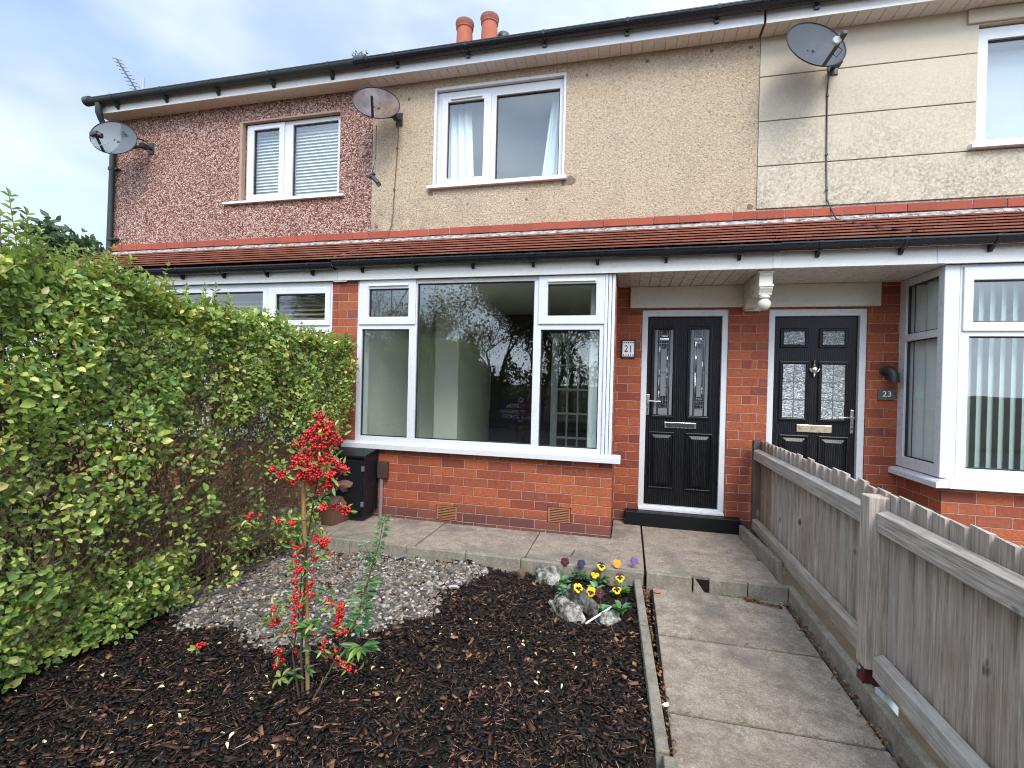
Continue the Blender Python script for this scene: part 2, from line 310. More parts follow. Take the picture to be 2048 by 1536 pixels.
def m_leaf(key, stops, trans=.35, rough=.38, patch=None, spec=.4):
    a = NT(key, rough, spec); i = a.island(); o = a.co()
    col = a.ramp(i, stops)
    if patch: col = a.mix(a.rng_(a.noise(o, 1.6, 3), .42, .66, 0., .75), col, patch, 'MULTIPLY')
    a.color(col)
    if trans:
        tr = a.n('BsdfTranslucent'); a.put(tr.inputs[0], a.mix(.25, col, (.6, .7, .1)))
        ms = a.n('MixShader'); ms.inputs[0].default_value = trans; a.t.links.new(a.b.outputs[0], ms.inputs[1]); a.t.links.new(tr.outputs[0], ms.inputs[2]); a.t.links.new(ms.outputs[0], a.out.inputs['Surface'])
    M[key] = a.m
m_leaf('hedge_leaf', [(0, (.10, .165, .050)), (.20, (.15, .235, .058)), (.48, (.235, .325, .062)), (.72, (.34, .41, .075)), (.86, (.46, .47, .10)), (.94, (.60, .52, .14)), (1, (.72, .60, .30))], .34, .36, (.74, .90, .90))
m_leaf('shrub_leaf', [(0, (.035, .10, .032)), (.5, (.06, .155, .045)), (.85, (.10, .21, .05)), (1, (.32, .36, .07))], .2, .3)
m_leaf('shrub_leaf_pale', [(0, (.12, .21, .05)), (.6, (.24, .32, .075)), (1, (.45, .44, .14))], .3, .35)
m_leaf('pansy_leaf', [(0, (.055, .15, .055)), (.6, (.10, .23, .085)), (1, (.17, .30, .12))], .2, .45)
m_leaf('berry_red', [(0, (.24, .005, .008)), (.5, (.42, .012, .014)), (1, (.56, .035, .024))], 0, .22)
for k, c in dict(petal_yellow=(.66, .44, .008), petal_black=(.022, .008, .012), petal_maroon=(.045, .003, .008), petal_orange=(.66, .22, .010), petal_purple=(.12, .05, .17), petal_blue=(.010, .011, .045)).items(): m_plain(k, c, .6, .3, 0, .2, 60.)
m_leaf('bark_chip', [(0, (.004, .0033, .003)), (.42, (.0078, .0054, .0046)), (.68, (.0150, .0090, .0068)), (.87, (.033, .0160, .0105)), (.957, (.10, .044, .024)), (1, (.28, .145, .075))], 0, .62, None, .22)
m_leaf('pebble', [(0, (.040, .034, .027)), (.30, (.085, .070, .055)), (.58, (.155, .128, .101)), (.82, (.235, .198, .160)), (.95, (.34, .30, .262)), (1, (.47, .44, .40))], 0, .7)
m_leaf('dead_leaf', [(0, (.10, .045, .022)), (.5, (.20, .09, .04)), (1, (.34, .17, .08))], .15, .6)
m_leaf('fallen_leaf', [(0, (.42, .38, .12)), (.5, (.62, .55, .28)), (1, (.70, .66, .48))], .15, .5)
m_leaf('bark_fibre', [(0, (.05, .025, .014)), (.5, (.14, .07, .038)), (.85, (.26, .15, .085)), (1, (.40, .27, .17))], 0, .7)
m_leaf('autumn_leaf', [(0, (.12, .065, .028)), (.5, (.20, .115, .045)), (1, (.27, .19, .07))], .3, .5)
m_leaf('dark_leaf', [(0, (.018, .035, .016)), (.6, (.035, .065, .025)), (1, (.06, .09, .035))], .2, .5)
m_leaf('olive_leaf', [(0, (.045, .07, .018)), (.6, (.09, .115, .028)), (1, (.16, .15, .04))], .3, .5)

def m_rock(key='limestone', k=1.):
    a = NT(key, .9, .2); o = a.co(); n = a.noise(o, 11., 6, .72); v = a.noise(o, 34., 4, .7)
    col = a.ramp(n, [(.38, (.035*k, .032*k, .026*k)), (.46, (.16*k, .145*k, .115*k)), (.54, (.38*k, .355*k, .30*k)), (.68, (.62*k, .60*k, .55*k))])
    col = a.mix(a.rng_(v, .55, .66, 0., .7), col, (.05, .05, .04)); a.color(col); a.bump(a.math('ADD', n, v), 1., .03); M[key] = a.m
m_rock(); m_rock('limestone_dark', .42)

# ------------------------------------------------------------------ object helpers
ORG = {}
def put(o, label=None, cat=None, group=None, kind=None):
    for k, v in (('label', label), ('category', cat), ('group', group), ('kind', kind)):
        if v: o[k] = v
    return o
def thing(name, loc, label, cat, group=None):
    o = bpy.data.objects.new(name, None); COL.objects.link(o); o.location = loc; o.empty_display_size = .1
    ORG[o.name] = Vector(loc); return put(o, label, cat, group)
def uvbox(me):
    uvl = me.uv_layers.new(name='UVMap'); n = len(me.loops); co = np.empty(len(me.vertices)*3); me.vertices.foreach_get('co', co); co = co.reshape(-1, 3)
    lv = np.empty(n, 'i'); me.loops.foreach_get('vertex_index', lv)
    pn = np.empty(len(me.polygons)*3); me.polygons.foreach_get('normal', pn); pn = np.abs(pn.reshape(-1, 3)); lt = np.empty(len(me.polygons), 'i'); me.polygons.foreach_get('loop_total', lt)
    ax = np.repeat(np.argmax(pn, 1), lt); p = co[lv]
    u = np.where(ax == 0, p[:, 1], p[:, 0]); v = np.where(ax == 2, p[:, 1], p[:, 2])
    uvl.data.foreach_set('uv', np.stack([u, v], 1).ravel())
class MB:
    def __init__(s): s.v = []; s.f = []
    def add(s, vs, fs):
        k = len(s.v); s.v += [tuple(p) for p in vs]; s.f += [tuple(i+k for i in f) for f in fs]; return s
    def box(s, x0, x1, y0, y1, z0, z1):
        return s.add([(x, y, z) for x in (x0, x1) for y in (y0, y1) for z in (z0, z1)], [(0, 1, 3, 2), (4, 6, 7, 5), (0, 4, 5, 1), (2, 3, 7, 6), (0, 2, 6, 4), (1, 5, 7, 3)])
    def obox(s, c, ax, ay, az, h):
        c = Vector(c); A = [Vector(ax).normalized()*h[0], Vector(ay).normalized()*h[1], Vector(az).normalized()*h[2]]
        return s.add([c+A[0]*i+A[1]*j+A[2]*k for i in (-1, 1) for j in (-1, 1) for k in (-1, 1)], [(0, 1, 3, 2), (4, 6, 7, 5), (0, 4, 5, 1), (2, 3, 7, 6), (0, 2, 6, 4), (1, 5, 7, 3)])
    def tube(s, pts, r, seg=8, cap=True):
        pts = [Vector(p) for p in pts]; n = len(pts); rr = r if isinstance(r, (list, tuple)) else [r]*n; vs = []; fs = []
        ref = None
        for i, p in enumerate(pts):
            d = (pts[min(i+1, n-1)]-pts[max(i-1, 0)]).normalized()
            if ref is None: ref = d.orthogonal().normalized()
            a = (ref-d*ref.dot(d)).normalized(); ref = a; b = d.cross(a)
            vs += [p+(a*math.cos(2*math.pi*k/seg)+b*math.sin(2*math.pi*k/seg))*rr[i] for k in range(seg)]
        for i in range(n-1):
            for k in range(seg): fs.append((i*seg+k, i*seg+(k+1) % seg, (i+1)*seg+(k+1) % seg, (i+1)*seg+k))
        if cap: fs += [tuple(range(seg))[::-1], tuple((n-1)*seg+k for k in range(seg))]
        return s.add(vs, fs)
    def lathe(s, prof, c, axis='z', seg=24):
        c = Vector(c); vs = []; fs = []; n = len(prof)
        for r, h in prof:
            for k in range(seg):
                t = 2*math.pi*k/seg; a, b = r*math.cos(t), r*math.sin(t)
                vs.append(c+(Vector((a, b, h)) if axis == 'z' else Vector((a, h, b)) if axis == 'y' else Vector((h, a, b))))
        for i in range(n-1):
            for k in range(seg): fs.append((i*seg+k, i*seg+(k+1) % seg, (i+1)*seg+(k+1) % seg, (i+1)*seg+k))
        fs += [tuple(range(seg))[::-1], tuple((n-1)*seg+k for k in range(seg))]
        return s.add(vs, fs)
    def prism(s, poly, axis, a, b):      # polygon in the plane across the axis, swept from a to b
        P = {'x': lambda p, t: (t, p[0], p[1]), 'y': lambda p, t: (p[0], t, p[1]), 'z': lambda p, t: (p[0], p[1], t)}[axis]; n = len(poly)
        return s.add([P(p, a) for p in poly]+[P(p, b) for p in poly], [tuple(range(n))[::-1], tuple(range(n, 2*n))]+[(i, (i+1) % n, n+(i+1) % n, n+i) for i in range(n)])
    def wall(s, a0, a1, b0, b1, holes, fn):   # a wall with openings; fn(a, b, 0|1) gives front and back points
        A = sorted({a0, a1, *[h[0] for h in holes], *[h[1] for h in holes]}); B = sorted({b0, b1, *[h[2] for h in holes], *[h[3] for h in holes]})
        A = [x for x in A if a0 <= x <= a1]; B = [x for x in B if b0 <= x <= b1]
        solid = lambda i, j: 0 <= i < len(A)-1 and 0 <= j < len(B)-1 and not any(h[0]-1e-6 <= A[i] and A[i+1] <= h[1]+1e-6 and h[2]-1e-6 <= B[j] and B[j+1] <= h[3]+1e-6 for h in holes)
        idx = {}; vs = []; fs = []
        def V(i, j, d):
            if (i, j, d) not in idx: idx[(i, j, d)] = len(vs); vs.append(fn(A[i], B[j], d))
            return idx[(i, j, d)]
        for i in range(len(A)-1):
            for j in range(len(B)-1):
                if not solid(i, j): continue
                for d in (0, 1): fs.append((V(i, j, d), V(i+1, j, d), V(i+1, j+1, d), V(i, j+1, d)))
                for di, dj, e in ((-1, 0, ((i, j), (i, j+1))), (1, 0, ((i+1, j), (i+1, j+1))), (0, -1, ((i, j), (i+1, j))), (0, 1, ((i, j+1), (i+1, j+1)))):
                    if not solid(i+di, j+dj): fs.append((V(*e[0], 0), V(*e[1], 0), V(*e[1], 1), V(*e[0], 1)))
        return s.add(vs, fs)
    def build(s, name, mat, parent=None, bevel=0., smooth=None, root=None, loc=None, fix=True):
        org = Vector((0, 0, 0)); p = parent
        if p is not None:
            while p.parent is not None: p = p.parent
            org = ORG.get(p.name, Vector((0, 0, 0)))
        elif loc is not None: org = Vector(loc)
        me = bpy.data.meshes.new(name); me.from_pydata([(x-org.x, y-org.y, z-org.z) for x, y, z in s.v], [], s.f)
        if fix:
            bm = bmesh.new(); bm.from_mesh(me); bmesh.ops.recalc_face_normals(bm, faces=bm.faces); bm.to_mesh(me); bm.free()
        me.materials.append(M[mat]); me.update(); uvbox(me)
        if smooth is not None:
            me.polygons.foreach_set('use_smooth', [True]*len(me.polygons)); me.set_sharp_from_angle(angle=R(smooth))
        o = bpy.data.objects.new(name, me); COL.objects.link(o)
        if parent is not None: o.parent = parent
        else: o.location = org; ORG[o.name] = org
        if bevel:
            b = o.modifiers.new('edge', 'BEVEL'); b.width = bevel; b.segments = 2; b.limit_method = 'ANGLE'; b.angle_limit = R(40)
        return o
class NP:     # many small pieces in one numpy mesh
    def __init__(s): s.v = []; s.f = []; s.n = 0
    def add(s, V, F): s.v.append(np.asarray(V, float).reshape(-1, 3)); s.f.append(np.asarray(F, int)+s.n); s.n += len(s.v[-1])
    def build(s, name, mat, parent=None, loc=(0, 0, 0), smooth=False):
        V = np.concatenate(s.v); org = Vector(loc); p = parent
        if p is not None:
            while p.parent is not None: p = p.parent
            org = ORG.get(p.name, Vector((0, 0, 0)))
        V = V-np.array(org); me = bpy.data.meshes.new(name); me.vertices.add(len(V)); me.vertices.foreach_set('co', V.ravel())
        tot = np.concatenate([np.full(len(f), f.shape[1]) for f in s.f]); lp = np.concatenate([f.ravel() for f in s.f])
        me.loops.add(len(lp)); me.loops.foreach_set('vertex_index', lp.astype('i')); me.polygons.add(len(tot))
        me.polygons.foreach_set('loop_start', np.concatenate([[0], np.cumsum(tot)[:-1]]).astype('i'))
        me.update(calc_edges=True); me.validate()
        if smooth: me.polygons.foreach_set('use_smooth', [True]*len(me.polygons))
        me.materials.append(M[mat]); o = bpy.data.objects.new(name, me); COL.objects.link(o)
        if parent is not None: o.parent = parent
        else: o.location = org; ORG[o.name] = org
        return o
    def leaves(s, P, D, N, L, Wd, curl=.18):
        P = np.asarray(P, float); n = len(P); D = D/np.linalg.norm(D, axis=1, keepdims=True); T = np.cross(N, D); T /= np.linalg.norm(T, axis=1, keepdims=True)+1e-9; N = np.cross(D, T)
        L = np.broadcast_to(L, n)[:, None]; Wd = np.broadcast_to(Wd, n)[:, None]
        pts = []
        for a, b, c in ((0, 0, 0), (.30, .46, .10), (.68, .42, .06), (1, 0, -curl), (.68, -.42, .06), (.30, -.46, .10)):
            pts.append(P+D*L*a+T*Wd*b+N*L*c)
        V = np.stack(pts, 1).reshape(-1, 3); k = np.arange(n)[:, None]*6
        s.add(V, np.concatenate([k+np.array([[0, 1, 2, 3]]), k+np.array([[0, 3, 4, 5]])]))
    def twigs(s, A, B, r0, r1):
        A = np.asarray(A, float); B = np.asarray(B, float); n = len(A); d = B-A; d = d/(np.linalg.norm(d, axis=1, keepdims=True)+1e-9)
        a = np.cross(d, np.array([.37, .52, .77])); a /= np.linalg.norm(a, axis=1, keepdims=True)+1e-9; b = np.cross(d, a); V = []
        for Pp, rr in ((A, r0), (B, r1)):
            rr = np.broadcast_to(rr, n)[:, None]
            for t in (0, 2.094, 4.189): V.append(Pp+(a*math.cos(t)+b*math.sin(t))*rr)
        V = np.stack(V, 1).reshape(-1, 3); k = np.arange(n)[:, None]*6
        s.add(V, np.concatenate([k+np.array([q]) for q in ((0, 1, 4, 3), (1, 2, 5, 4), (2, 0, 3, 5))]))
    def boxes(s, C, X, Y, Z):     # half-extent vectors
        C, X, Y, Z = [np.asarray(q, float) for q in (C, X, Y, Z)]; n = len(C); V = []
        for i in (-1, 1):
            for j in (-1, 1):
                for k in (-1, 1): V.append(C+X*i*(1 if j*k < 0 else .86)+Y*j*(.8 if i < 0 else 1)+Z*k)
        V = np.stack(V, 1).reshape(-1, 3); q = np.arange(n)[:, None]*8
        s.add(V, np.concatenate([q+np.array([f]) for f in ((0, 1, 3, 2), (4, 6, 7, 5), (0, 4, 5, 1), (2, 3, 7, 6), (0, 2, 6, 4), (1, 5, 7, 3))]))
    def balls(s, C, r, sub=1, jit=0., squash=None):
        bm = bmesh.new(); bmesh.ops.create_icosphere(bm, subdivisions=sub, radius=1); v0 = np.array([v.co[:] for v in bm.verts]); f0 = np.array([[v.index for v in f.verts] for f in bm.faces]); bm.free()
        C = np.asarray(C, float); n = len(C); m = len(v0); r = np.broadcast_to(r, n)
        V = np.broadcast_to(v0, (n, m, 3)).copy()
        if jit: V *= 1+jit*rng.standard_normal((n, m, 1))
        if squash is not None:
            V *= 1+squash*rng.uniform(-1, 1, (n, 1, 3)); th = rng.uniform(0, 6.28, n); c, q = np.cos(th)[:, None], np.sin(th)[:, None]
            x, y = V[..., 0]*c-V[..., 1]*q, V[..., 0]*q+V[..., 1]*c; V[..., 0], V[..., 1] = x, y; V[..., 2] *= .7
        V = V*r[:, None, None]+C[:, None, :]
        s.add(V.reshape(-1, 3), (np.arange(n)[:, None, None]*m+f0).reshape(-1, 3))
def rnd(n, a=-1., b=1.): return rng.uniform(a, b, (n, 3))
def text_mesh(name, txt, size, mat, parent, loc, rot, depth=.002, xs=1., bold=0.):
    c = bpy.data.curves.new(name, 'FONT'); c.body = txt; c.size = size; c.align_x = 'CENTER'; c.align_y = 'CENTER'; c.extrude = depth; c.offset = bold
    t = bpy.data.objects.new(name, c); COL.objects.link(t); bpy.context.view_layer.update()
    me = bpy.data.meshes.new_from_object(t.evaluated_get(bpy.context.evaluated_depsgraph_get())); bpy.data.objects.remove(t)
    me.materials.clear(); me.materials.append(M[mat]); o = bpy.data.objects.new(name, me); COL.objects.link(o); o.parent = parent
    p = parent
    while p.parent is not None: p = p.parent
    o.location = Vector(loc)-ORG.get(p.name, Vector()); o.rotation_euler = rot; o.scale = (xs, 1, 1); return o
# ================================================================== the houses
wx = lambda y, t: (lambda a, b, d: (a, y+t*d, b))      # wall facing -Y, front at y
wy = lambda x, t: (lambda a, b, d: (x+t*d, a, b))      # wall facing along X, front at x
ZB, ZS, ZF = 3.27, 5.047, 2.535
GR = 'terraced houses in the row'
H19 = thing('terraced_house', (-6.4, 0, 0), 'end terrace house with red and cream pebbledash above, behind the tall hedge', 'house', GR)
H21 = thing('terraced_house', (-2.2, 0, 0), 'middle terrace house with beige textured render and the big white bay window, number 21', 'house', GR)
H23 = thing('terraced_house', (2.2, 0, 0), 'terrace house with smooth cream panelled render and square white bay, number 23', 'house', GR)
L0, P1, R1 = -8.44, -4.35, 4.35

def frame_window(house, x0, x1, z0, z1, y, holes, sashes=(), dep=.07, mat='upvc', sill=None, vents=(), label=None):
    """frame with glass openings; sashes = opening lights standing proud; a hole = (x0, x1, z0, z1)"""
    cut = [h for h in holes] + [(s[0]+.012, s[1]-.012, s[2]+.012, s[3]-.012) for s in sashes]
    w = MB().wall(x0, x1, z0, z1, cut, wx(y, dep)).build('window', mat, house, .004)
    if label: put(w, label)
    for hx0, hx1, hz0, hz1 in holes:
        b = .010
        MB().wall(hx0, hx1, hz0, hz1, [(hx0+b, hx1-b, hz0+b, hz1-b)], wx(y+.022, .02)).build('gasket', 'ink_black', w)
        MB().box(hx0+.002, hx1-.002, y+.034, y+.038, hz0+.002, hz1-.002).build('pane', 'glass', w)
    for q in sashes:
        sx0, sx1, sz0, sz1, gx0, gx1, gz0, gz1 = q
        m = MB().wall(sx0, sx1, sz0, sz1, [(gx0, gx1, gz0, gz1)], wx(y-.016, .05)); m.build('opening_sash', mat, w, .007)
        MB().wall(gx0, gx1, gz0, gz1, [(gx0+.009, gx1-.009, gz0+.009, gz1-.009)], wx(y+.006, .02)).build('gasket', 'ink_black', w)
        MB().box(gx0+.002, gx1-.002, y+.018, y+.022, gz0+.002, gz1-.002).build('pane', 'glass', w)
    for vx0, vx1, vz in vents:
        MB().prism([(y-.036, vz-.008), (y-.016, vz-.014), (y-.016, vz+.014), (y-.030, vz+.012)], 'x', vx0, vx1).build('trickle_vent', mat, w, .002)
    if sill:
        a, b, yy, zt, zb = sill
        MB().prism([(yy, zb), (yy, zt-.010), (yy+.015, zt), (y+.03, zt+.012), (y+.03, zb+.005), (yy+.02, zb+.004)], 'x', a, b).build('sill', mat, w, .003)
    return w

# ---- upper walls
UO19 = (-6.26, -4.80, 3.765, 4.81); UO21 = (-3.53, -1.985, 3.775, 4.92); UO23 = (1.86, 3.35, 3.775, 4.90)
MB().wall(L0, P1-.002, 2.62, ZS+.03, [UO19], wx(-.018, .27)).build('upper_wall', 'pebbledash', H19)
MB().wall(P1, -.001, 2.62, ZS+.03, [UO21], wx(-.015, .267)).build('upper_wall', 'render_beige', H21)
# the cream render stands in lifts with a groove between them
zs = [ZB+.03, 3.735, 4.19, 4.643, ZS+.03]
m = MB()
m.wall(.003, R1, 2.62, ZS+.03, [UO23], wx(-.004, .256)); m.build('upper_wall', 'render_cream', H23)
for i in range(4):
    z0, z1 = zs[i]+.005, zs[i+1]-.005
    if z0 > UO23[2] and z1 < UO23[3]:
        for a, b in ((.004, UO23[0]), (UO23[1], R1)): MB().box(a, b, -.020, -.0035, z0, z1).build('render_lift', 'render_cream', H23, .003)
        continue
    h = [(UO23[0], UO23[1], max(UO23[2], z0-.01), min(UO23[3], z1+.01))] if z1 > UO23[2] else []
    MB().wall(.004, R1, z0, z1, h, wx(-.020, .017)).build('render_lift', 'render_cream', H23, .003)
MB().box(1.765, 3.45, -.045, -.019, 4.912, 5.04).build('window_head', 'render_cream', H23, .004)

m = MB()
for x, z, r in ((-.467, 4.98, .024), (-.093, 4.965, .022), (-.057, 3.335, .03), (-1.113, 4.955, .021), (-1.749, 4.884, .016), (-3.877, 4.859, .022), (-4.276, 3.345, .026), (-3.101, 3.546, .014), (-2.397, 3.56, .017), (-3.57, 3.70, .035), (-1.90, 3.74, .05), (-1.96, 3.72, .04)):
    MB().prism([(x+r*random.uniform(.7, 1.25)*math.cos(k*.785), z+r*random.uniform(.6, 1.2)*math.sin(k*.785)) for k in range(8)], 'y', -.0185-r*.01, -.010).build('filler_patch', 'filler', H21)
# ---- house shells: side and rear walls, ceilings, main roof
def shell(h, x0, x1, gable):
    MB().wall(x0, x1, 0, ZS, [], wx(6.8, .2)).build('rear_wall', 'brick', h)
    if gable:
        MB().wall(.25, 6.8, 0, ZS, [], wy(x0, .2)).build('gable_wall', 'pebbledash', h)
        MB().prism([(.1, ZS), (6.9, ZS), (3.4, 7.08)], 'x', x0, x0+.2).build('gable_wall', 'pebbledash', h)
    MB().box(x0+.26, x1-.05, .27, 6.78, 2.72, 2.86).build('upper_floor', 'interior_white', h)
    MB().box(x0+.26, x1-.05, .27, 6.78, ZS+.04, ZS+.1).build('bedroom_ceiling', 'interior_white', h)
    MB().box(x0+.26, x1-.05, 2.9, 3.0, 2.87, ZS+.03).build('bedroom_wall', 'interior_white', h)
    MB().box(x1-.14, x1-.04, .28, 6.78, .05, ZS+.03).build('party_wall', 'interior_white', h)
    m = MB()
    for a, b in ((-.26, 3.4), (7.2, 3.4)):
        za, zb = 5.16, 7.16; m.add([(x0-.05*gable, a, za), (x1, a, za), (x1, b, zb), (x0-.05*gable, b, zb), (x0-.05*gable, a, za+.05), (x1, a, za+.05), (x1, b, zb+.05), (x0-.05*gable, b, zb+.05)], [(0, 1, 2, 3), (4, 5, 6, 7), (0, 1, 5, 4), (1, 2, 6, 5), (2, 3, 7, 6), (3, 0, 4, 7)])
    m.build('main_roof', 'roof_tile', h)
    MB().tube([(x0, 3.4, 7.22), (x1, 3.4, 7.22)], .1, 10).build('ridge_tile', 'roof_tile', h, 0, 40)
shell(H19, L0, P1-.01, 1); shell(H21, P1, -.01, 0); shell(H23, 0, R1, 0)

# chimney between 19 and 21
st = MB().box(-5.35, -3.55, 3.5, 4.55, 6.9, 7.90).box(-5.41, -3.49, 3.44, 4.61, 7.90, 7.96).build('chimney', 'brick_porch', H21)
for px, zt, dy in ((-4.66, 8.83, 4.0), (-4.13, 8.86, 4.0)):
    MB().lathe([(.175, 7.95), (.165, 8.5), (.158, zt-.17), (.176, zt-.155), (.176, zt-.14)], (px, dy, 0)).build('chimney_pot', 'terracotta_pot', st, 0, 35)
    MB().lathe([(.172, zt-.141), (.180, zt-.10), (.192, zt-.05), (.185, zt-.015), (.150, zt), (.12, zt-.03)], (px, dy, 0)).build('pot_rim', 'pot_rim', st, 0, 50)
MB().lathe([(.13, 7.95), (.12, 8.52), (.14, 8.55), (.155, 8.62), (.12, 8.72), (.05, 8.77)], (-3.93, 4.35, 0)).build('flue_cowl', 'metal_dark', st, 0, 50)

# ---- eaves: soffit, fascia, gutter
def eaves(h, x0, x1, sof, boards, fmat, gmat, style):
    if boards:
        m = MB(); n = int((x1-x0)/.112)
        for i in range(n): a = x0+i*(x1-x0)/n; m.box(a+.003, a+(x1-x0)/n-.003, -.208, -.02, ZS, ZS+.012)
        m.build('soffit', sof, h, .002); MB().box(x0, x1, -.206, -.018, ZS+.008, ZS+.02).build('soffit_backing', 'soffit_plain', h)
    else: MB().box(x0, x1, -.208, -.02, ZS, ZS+.018).build('soffit', sof, h, .002)
    MB().box(x0, x1, -.228, -.209, ZS-.006, ZS+.15).build('fascia', fmat, h, .003)
    gy, gz, r = -.290, ZS+.150, .060
    arc = [(gy+r*math.cos(t), gz+r*math.sin(t)) for t in [math.pi+math.pi*k/10 for k in range(11)]]
    arc2 = [(gy+(r-.004)*math.cos(t), gz+(r-.004)*math.sin(t)) for t in [math.pi+math.pi*k/10 for k in range(11)]][::-1]
    g = MB().prism([(gy-r-.004, gz+.010), (gy-r-.004, gz)]+arc+[(gy+r, gz+.008), (gy+r-.004, gz+.008)]+arc2+[(gy-r+.004, gz+.010)], 'x', x0, x1).build('gutter', gmat, h, 0, 30)
    n = max(2, round((x1-x0)/.86)); xs = [x0+(i+.5)*(x1-x0)/n for i in range(n)]
    for x in xs:
        b = MB(); ro = r+.006; w = .016
        oa = [(gy+ro*math.cos(t), gz+ro*math.sin(t)) for t in [math.pi+math.pi*k/8 for k in range(9)]]; ia = [(gy+(r+.001)*math.cos(t), gz+(r+.001)*math.sin(t)) for t in [math.pi+math.pi*k/8 for k in range(9)]][::-1]
        b.prism([(gy-ro, gz+.014)]+oa+[(gy+ro, gz+.014)]+[(gy+r+.001, gz+.014)]+ia+[(gy-r-.001, gz+.014)], 'x', x-w, x+w)
        if style: b.prism([(-.232, ZS+.02), (-.232, ZS+.09), (-.30, ZS+.082), (-.285, ZS+.07)], 'x', x-.02, x+.02)
        else: b.prism([(-.2285, ZS+.055), (-.2285, ZS+.10), (-.255, ZS+.09), (-.248, ZS+.055)], 'x', x-.022, x+.022)
        b.build('gutter_bracket', gmat, h)
    return gy, gz, r
eaves(H19, -8.50, P1-.012, 'soffit_plain', 0, 'upvc_old', 'gutter_green', 1)
eaves(H21, P1-.01, -.02, 'soffit_white', 1, 'upvc', 'gutter_black', 0)
eaves(H23, 0., R1, 'soffit_white', 1, 'upvc_old', 'gutter_black', 0)
for h, x in ((H21, P1-.02), (H23, -.01)):      # gutter unions over the party lines, with moss
    MB().tube([(x-.07, -.290, ZS+.152), (x+.07, -.290, ZS+.152)], .067, 14).build('gutter_union', 'gutter_black', h, 0, 40)
    q = NP(); P = np.array([x, -.31, ZS+.22])+rnd(40)*np.array([.10, .03, .012]); q.leaves(P, rnd(40)+np.array([0, 0, 1.2]), rnd(40), .03, .012); q.build('gutter_moss', 'dark_leaf', h)
# end cap, swan neck and downpipe on the left corner
MB().lathe([(.062, -8.585), (.064, -8.56), (.062, -8.50)], (0, -.290, ZS+.150), 'x', 20).build('gutter_end', 'gutter_green', H19, 0, 40)
MB().tube([(-8.36, -.29, ZS+.10), (-8.36, -.285, ZS-.02), (-8.37, -.25, ZS-.09), (-8.385, -.12, ZS-.24), (-8.385, -.075, ZS-.30), (-8.385, -.07, ZS-.40)], [.042, .042, .036, .036, .036, .040], 12).build('swan_neck', 'gutter_green', H19, 0, 50)
dp = MB().tube([(-8.385, -.07, ZS-.38), (-8.42, -.07, 3.0)], .037, 14).build('downpipe', 'gutter_green', H19, 0, 50)
for z in (3.36, 4.35): MB().tube([(-8.40, -.07, z-.02), (-8.40, -.07, z+.02)], .045, 14).box(-8.36, -8.30, -.075, -.02, z-.012, z+.012).build('pipe_clip', 'gutter_green', dp, 0, 40)

# ---- tile course and flashing over the lean-to roof
def band(h, x0, x1):
    m = MB(); x = x0
    while x < x1-.02:
        w = min(.262+random.uniform(-.012, .012), x1-x); m.box(x+.003, x+w-.003, -.062+random.uniform(-.004, .004), -.02, 3.187+random.uniform(-.003, .003), 3.268+random.uniform(-.004, .003)); x += w
    m.build('tile_course', 'band_tile', h, .003); MB().box(x0, x1, -.055, -.019, 3.190, 3.263).build('course_mortar', 'flashing', h)
    m = MB(); n = int((x1-x0)/.06)
    for i in range(n):
        a = x0+i*(x1-x0)/n; k = random.uniform(-.012, .010)
        m.add([(a, -.045, 3.186), (a+(x1-x0)/n, -.045, 3.186), (a+(x1-x0)/n, -.125+k, 3.088), (a, -.125+k, 3.088), (a, -.02, 3.1), (a+(x1-x0)/n, -.02, 3.1), (a+(x1-x0)/n, -.02, 3.05), (a, -.02, 3.05)], [(0, 1, 2, 3), (3, 2, 6, 7), (0, 4, 5, 1)])
    m.build('flashing', 'flashing', h)
# ---- lean-to roof of small clay tiles: every row laps the one below
def leanto(h, x0, x1):
    y0, z0, y1, z1, N = -.815, 2.712, -.10, 3.100, 7
    sl = Vector((0, y1-y0, z1-z0)); L = sl.length; d = sl/L; nrm = Vector((0, -d.z, d.y)); m = MB()
    for r in range(N):
        a = L*r/N; b = L*(r+1.35)/N; x = x0-(.12 if r % 2 else 0)
        while x < x1-.01:
            w = .205; xa, xb = max(x, x0)+.0015, min(x+w, x1)-.0015; x += w
            if xb-xa < .02: continue
            lift = 0; aj = a; k = 0
            P = []
            for s, hgt in ((aj, .052+lift), (b, .012+lift*.3)):
                for xx in (xa, xb): P.append(Vector((xx, y0, z0))+d*s+nrm*(hgt+(k if xx == xa else -k)))
            Q = [p-nrm*.014 for p in P]
            m.add(P+Q, [(0, 1, 3, 2), (4, 6, 7, 5), (0, 4, 5, 1), (0, 2, 6, 4), (1, 5, 7, 3), (2, 3, 7, 6)])
    m.build('lean_to_roof', 'roof_tile', h)
    MB().add([(x0, y0+.02, z0-.01), (x1, y0+.02, z0-.01), (x1, y1, z1-.01), (x0, y1, z1-.01), (x0, y0+.02, z0-.05), (x1, y0+.02, z0-.05), (x1, y1, z1-.05), (x0, y1, z1-.05)], [(0, 1, 2, 3), (4, 7, 6, 5), (0, 4, 5, 1), (1, 5, 6, 2), (2, 6, 7, 3), (3, 7, 4, 0)]).build('roof_boarding', 'roof_tile', h)
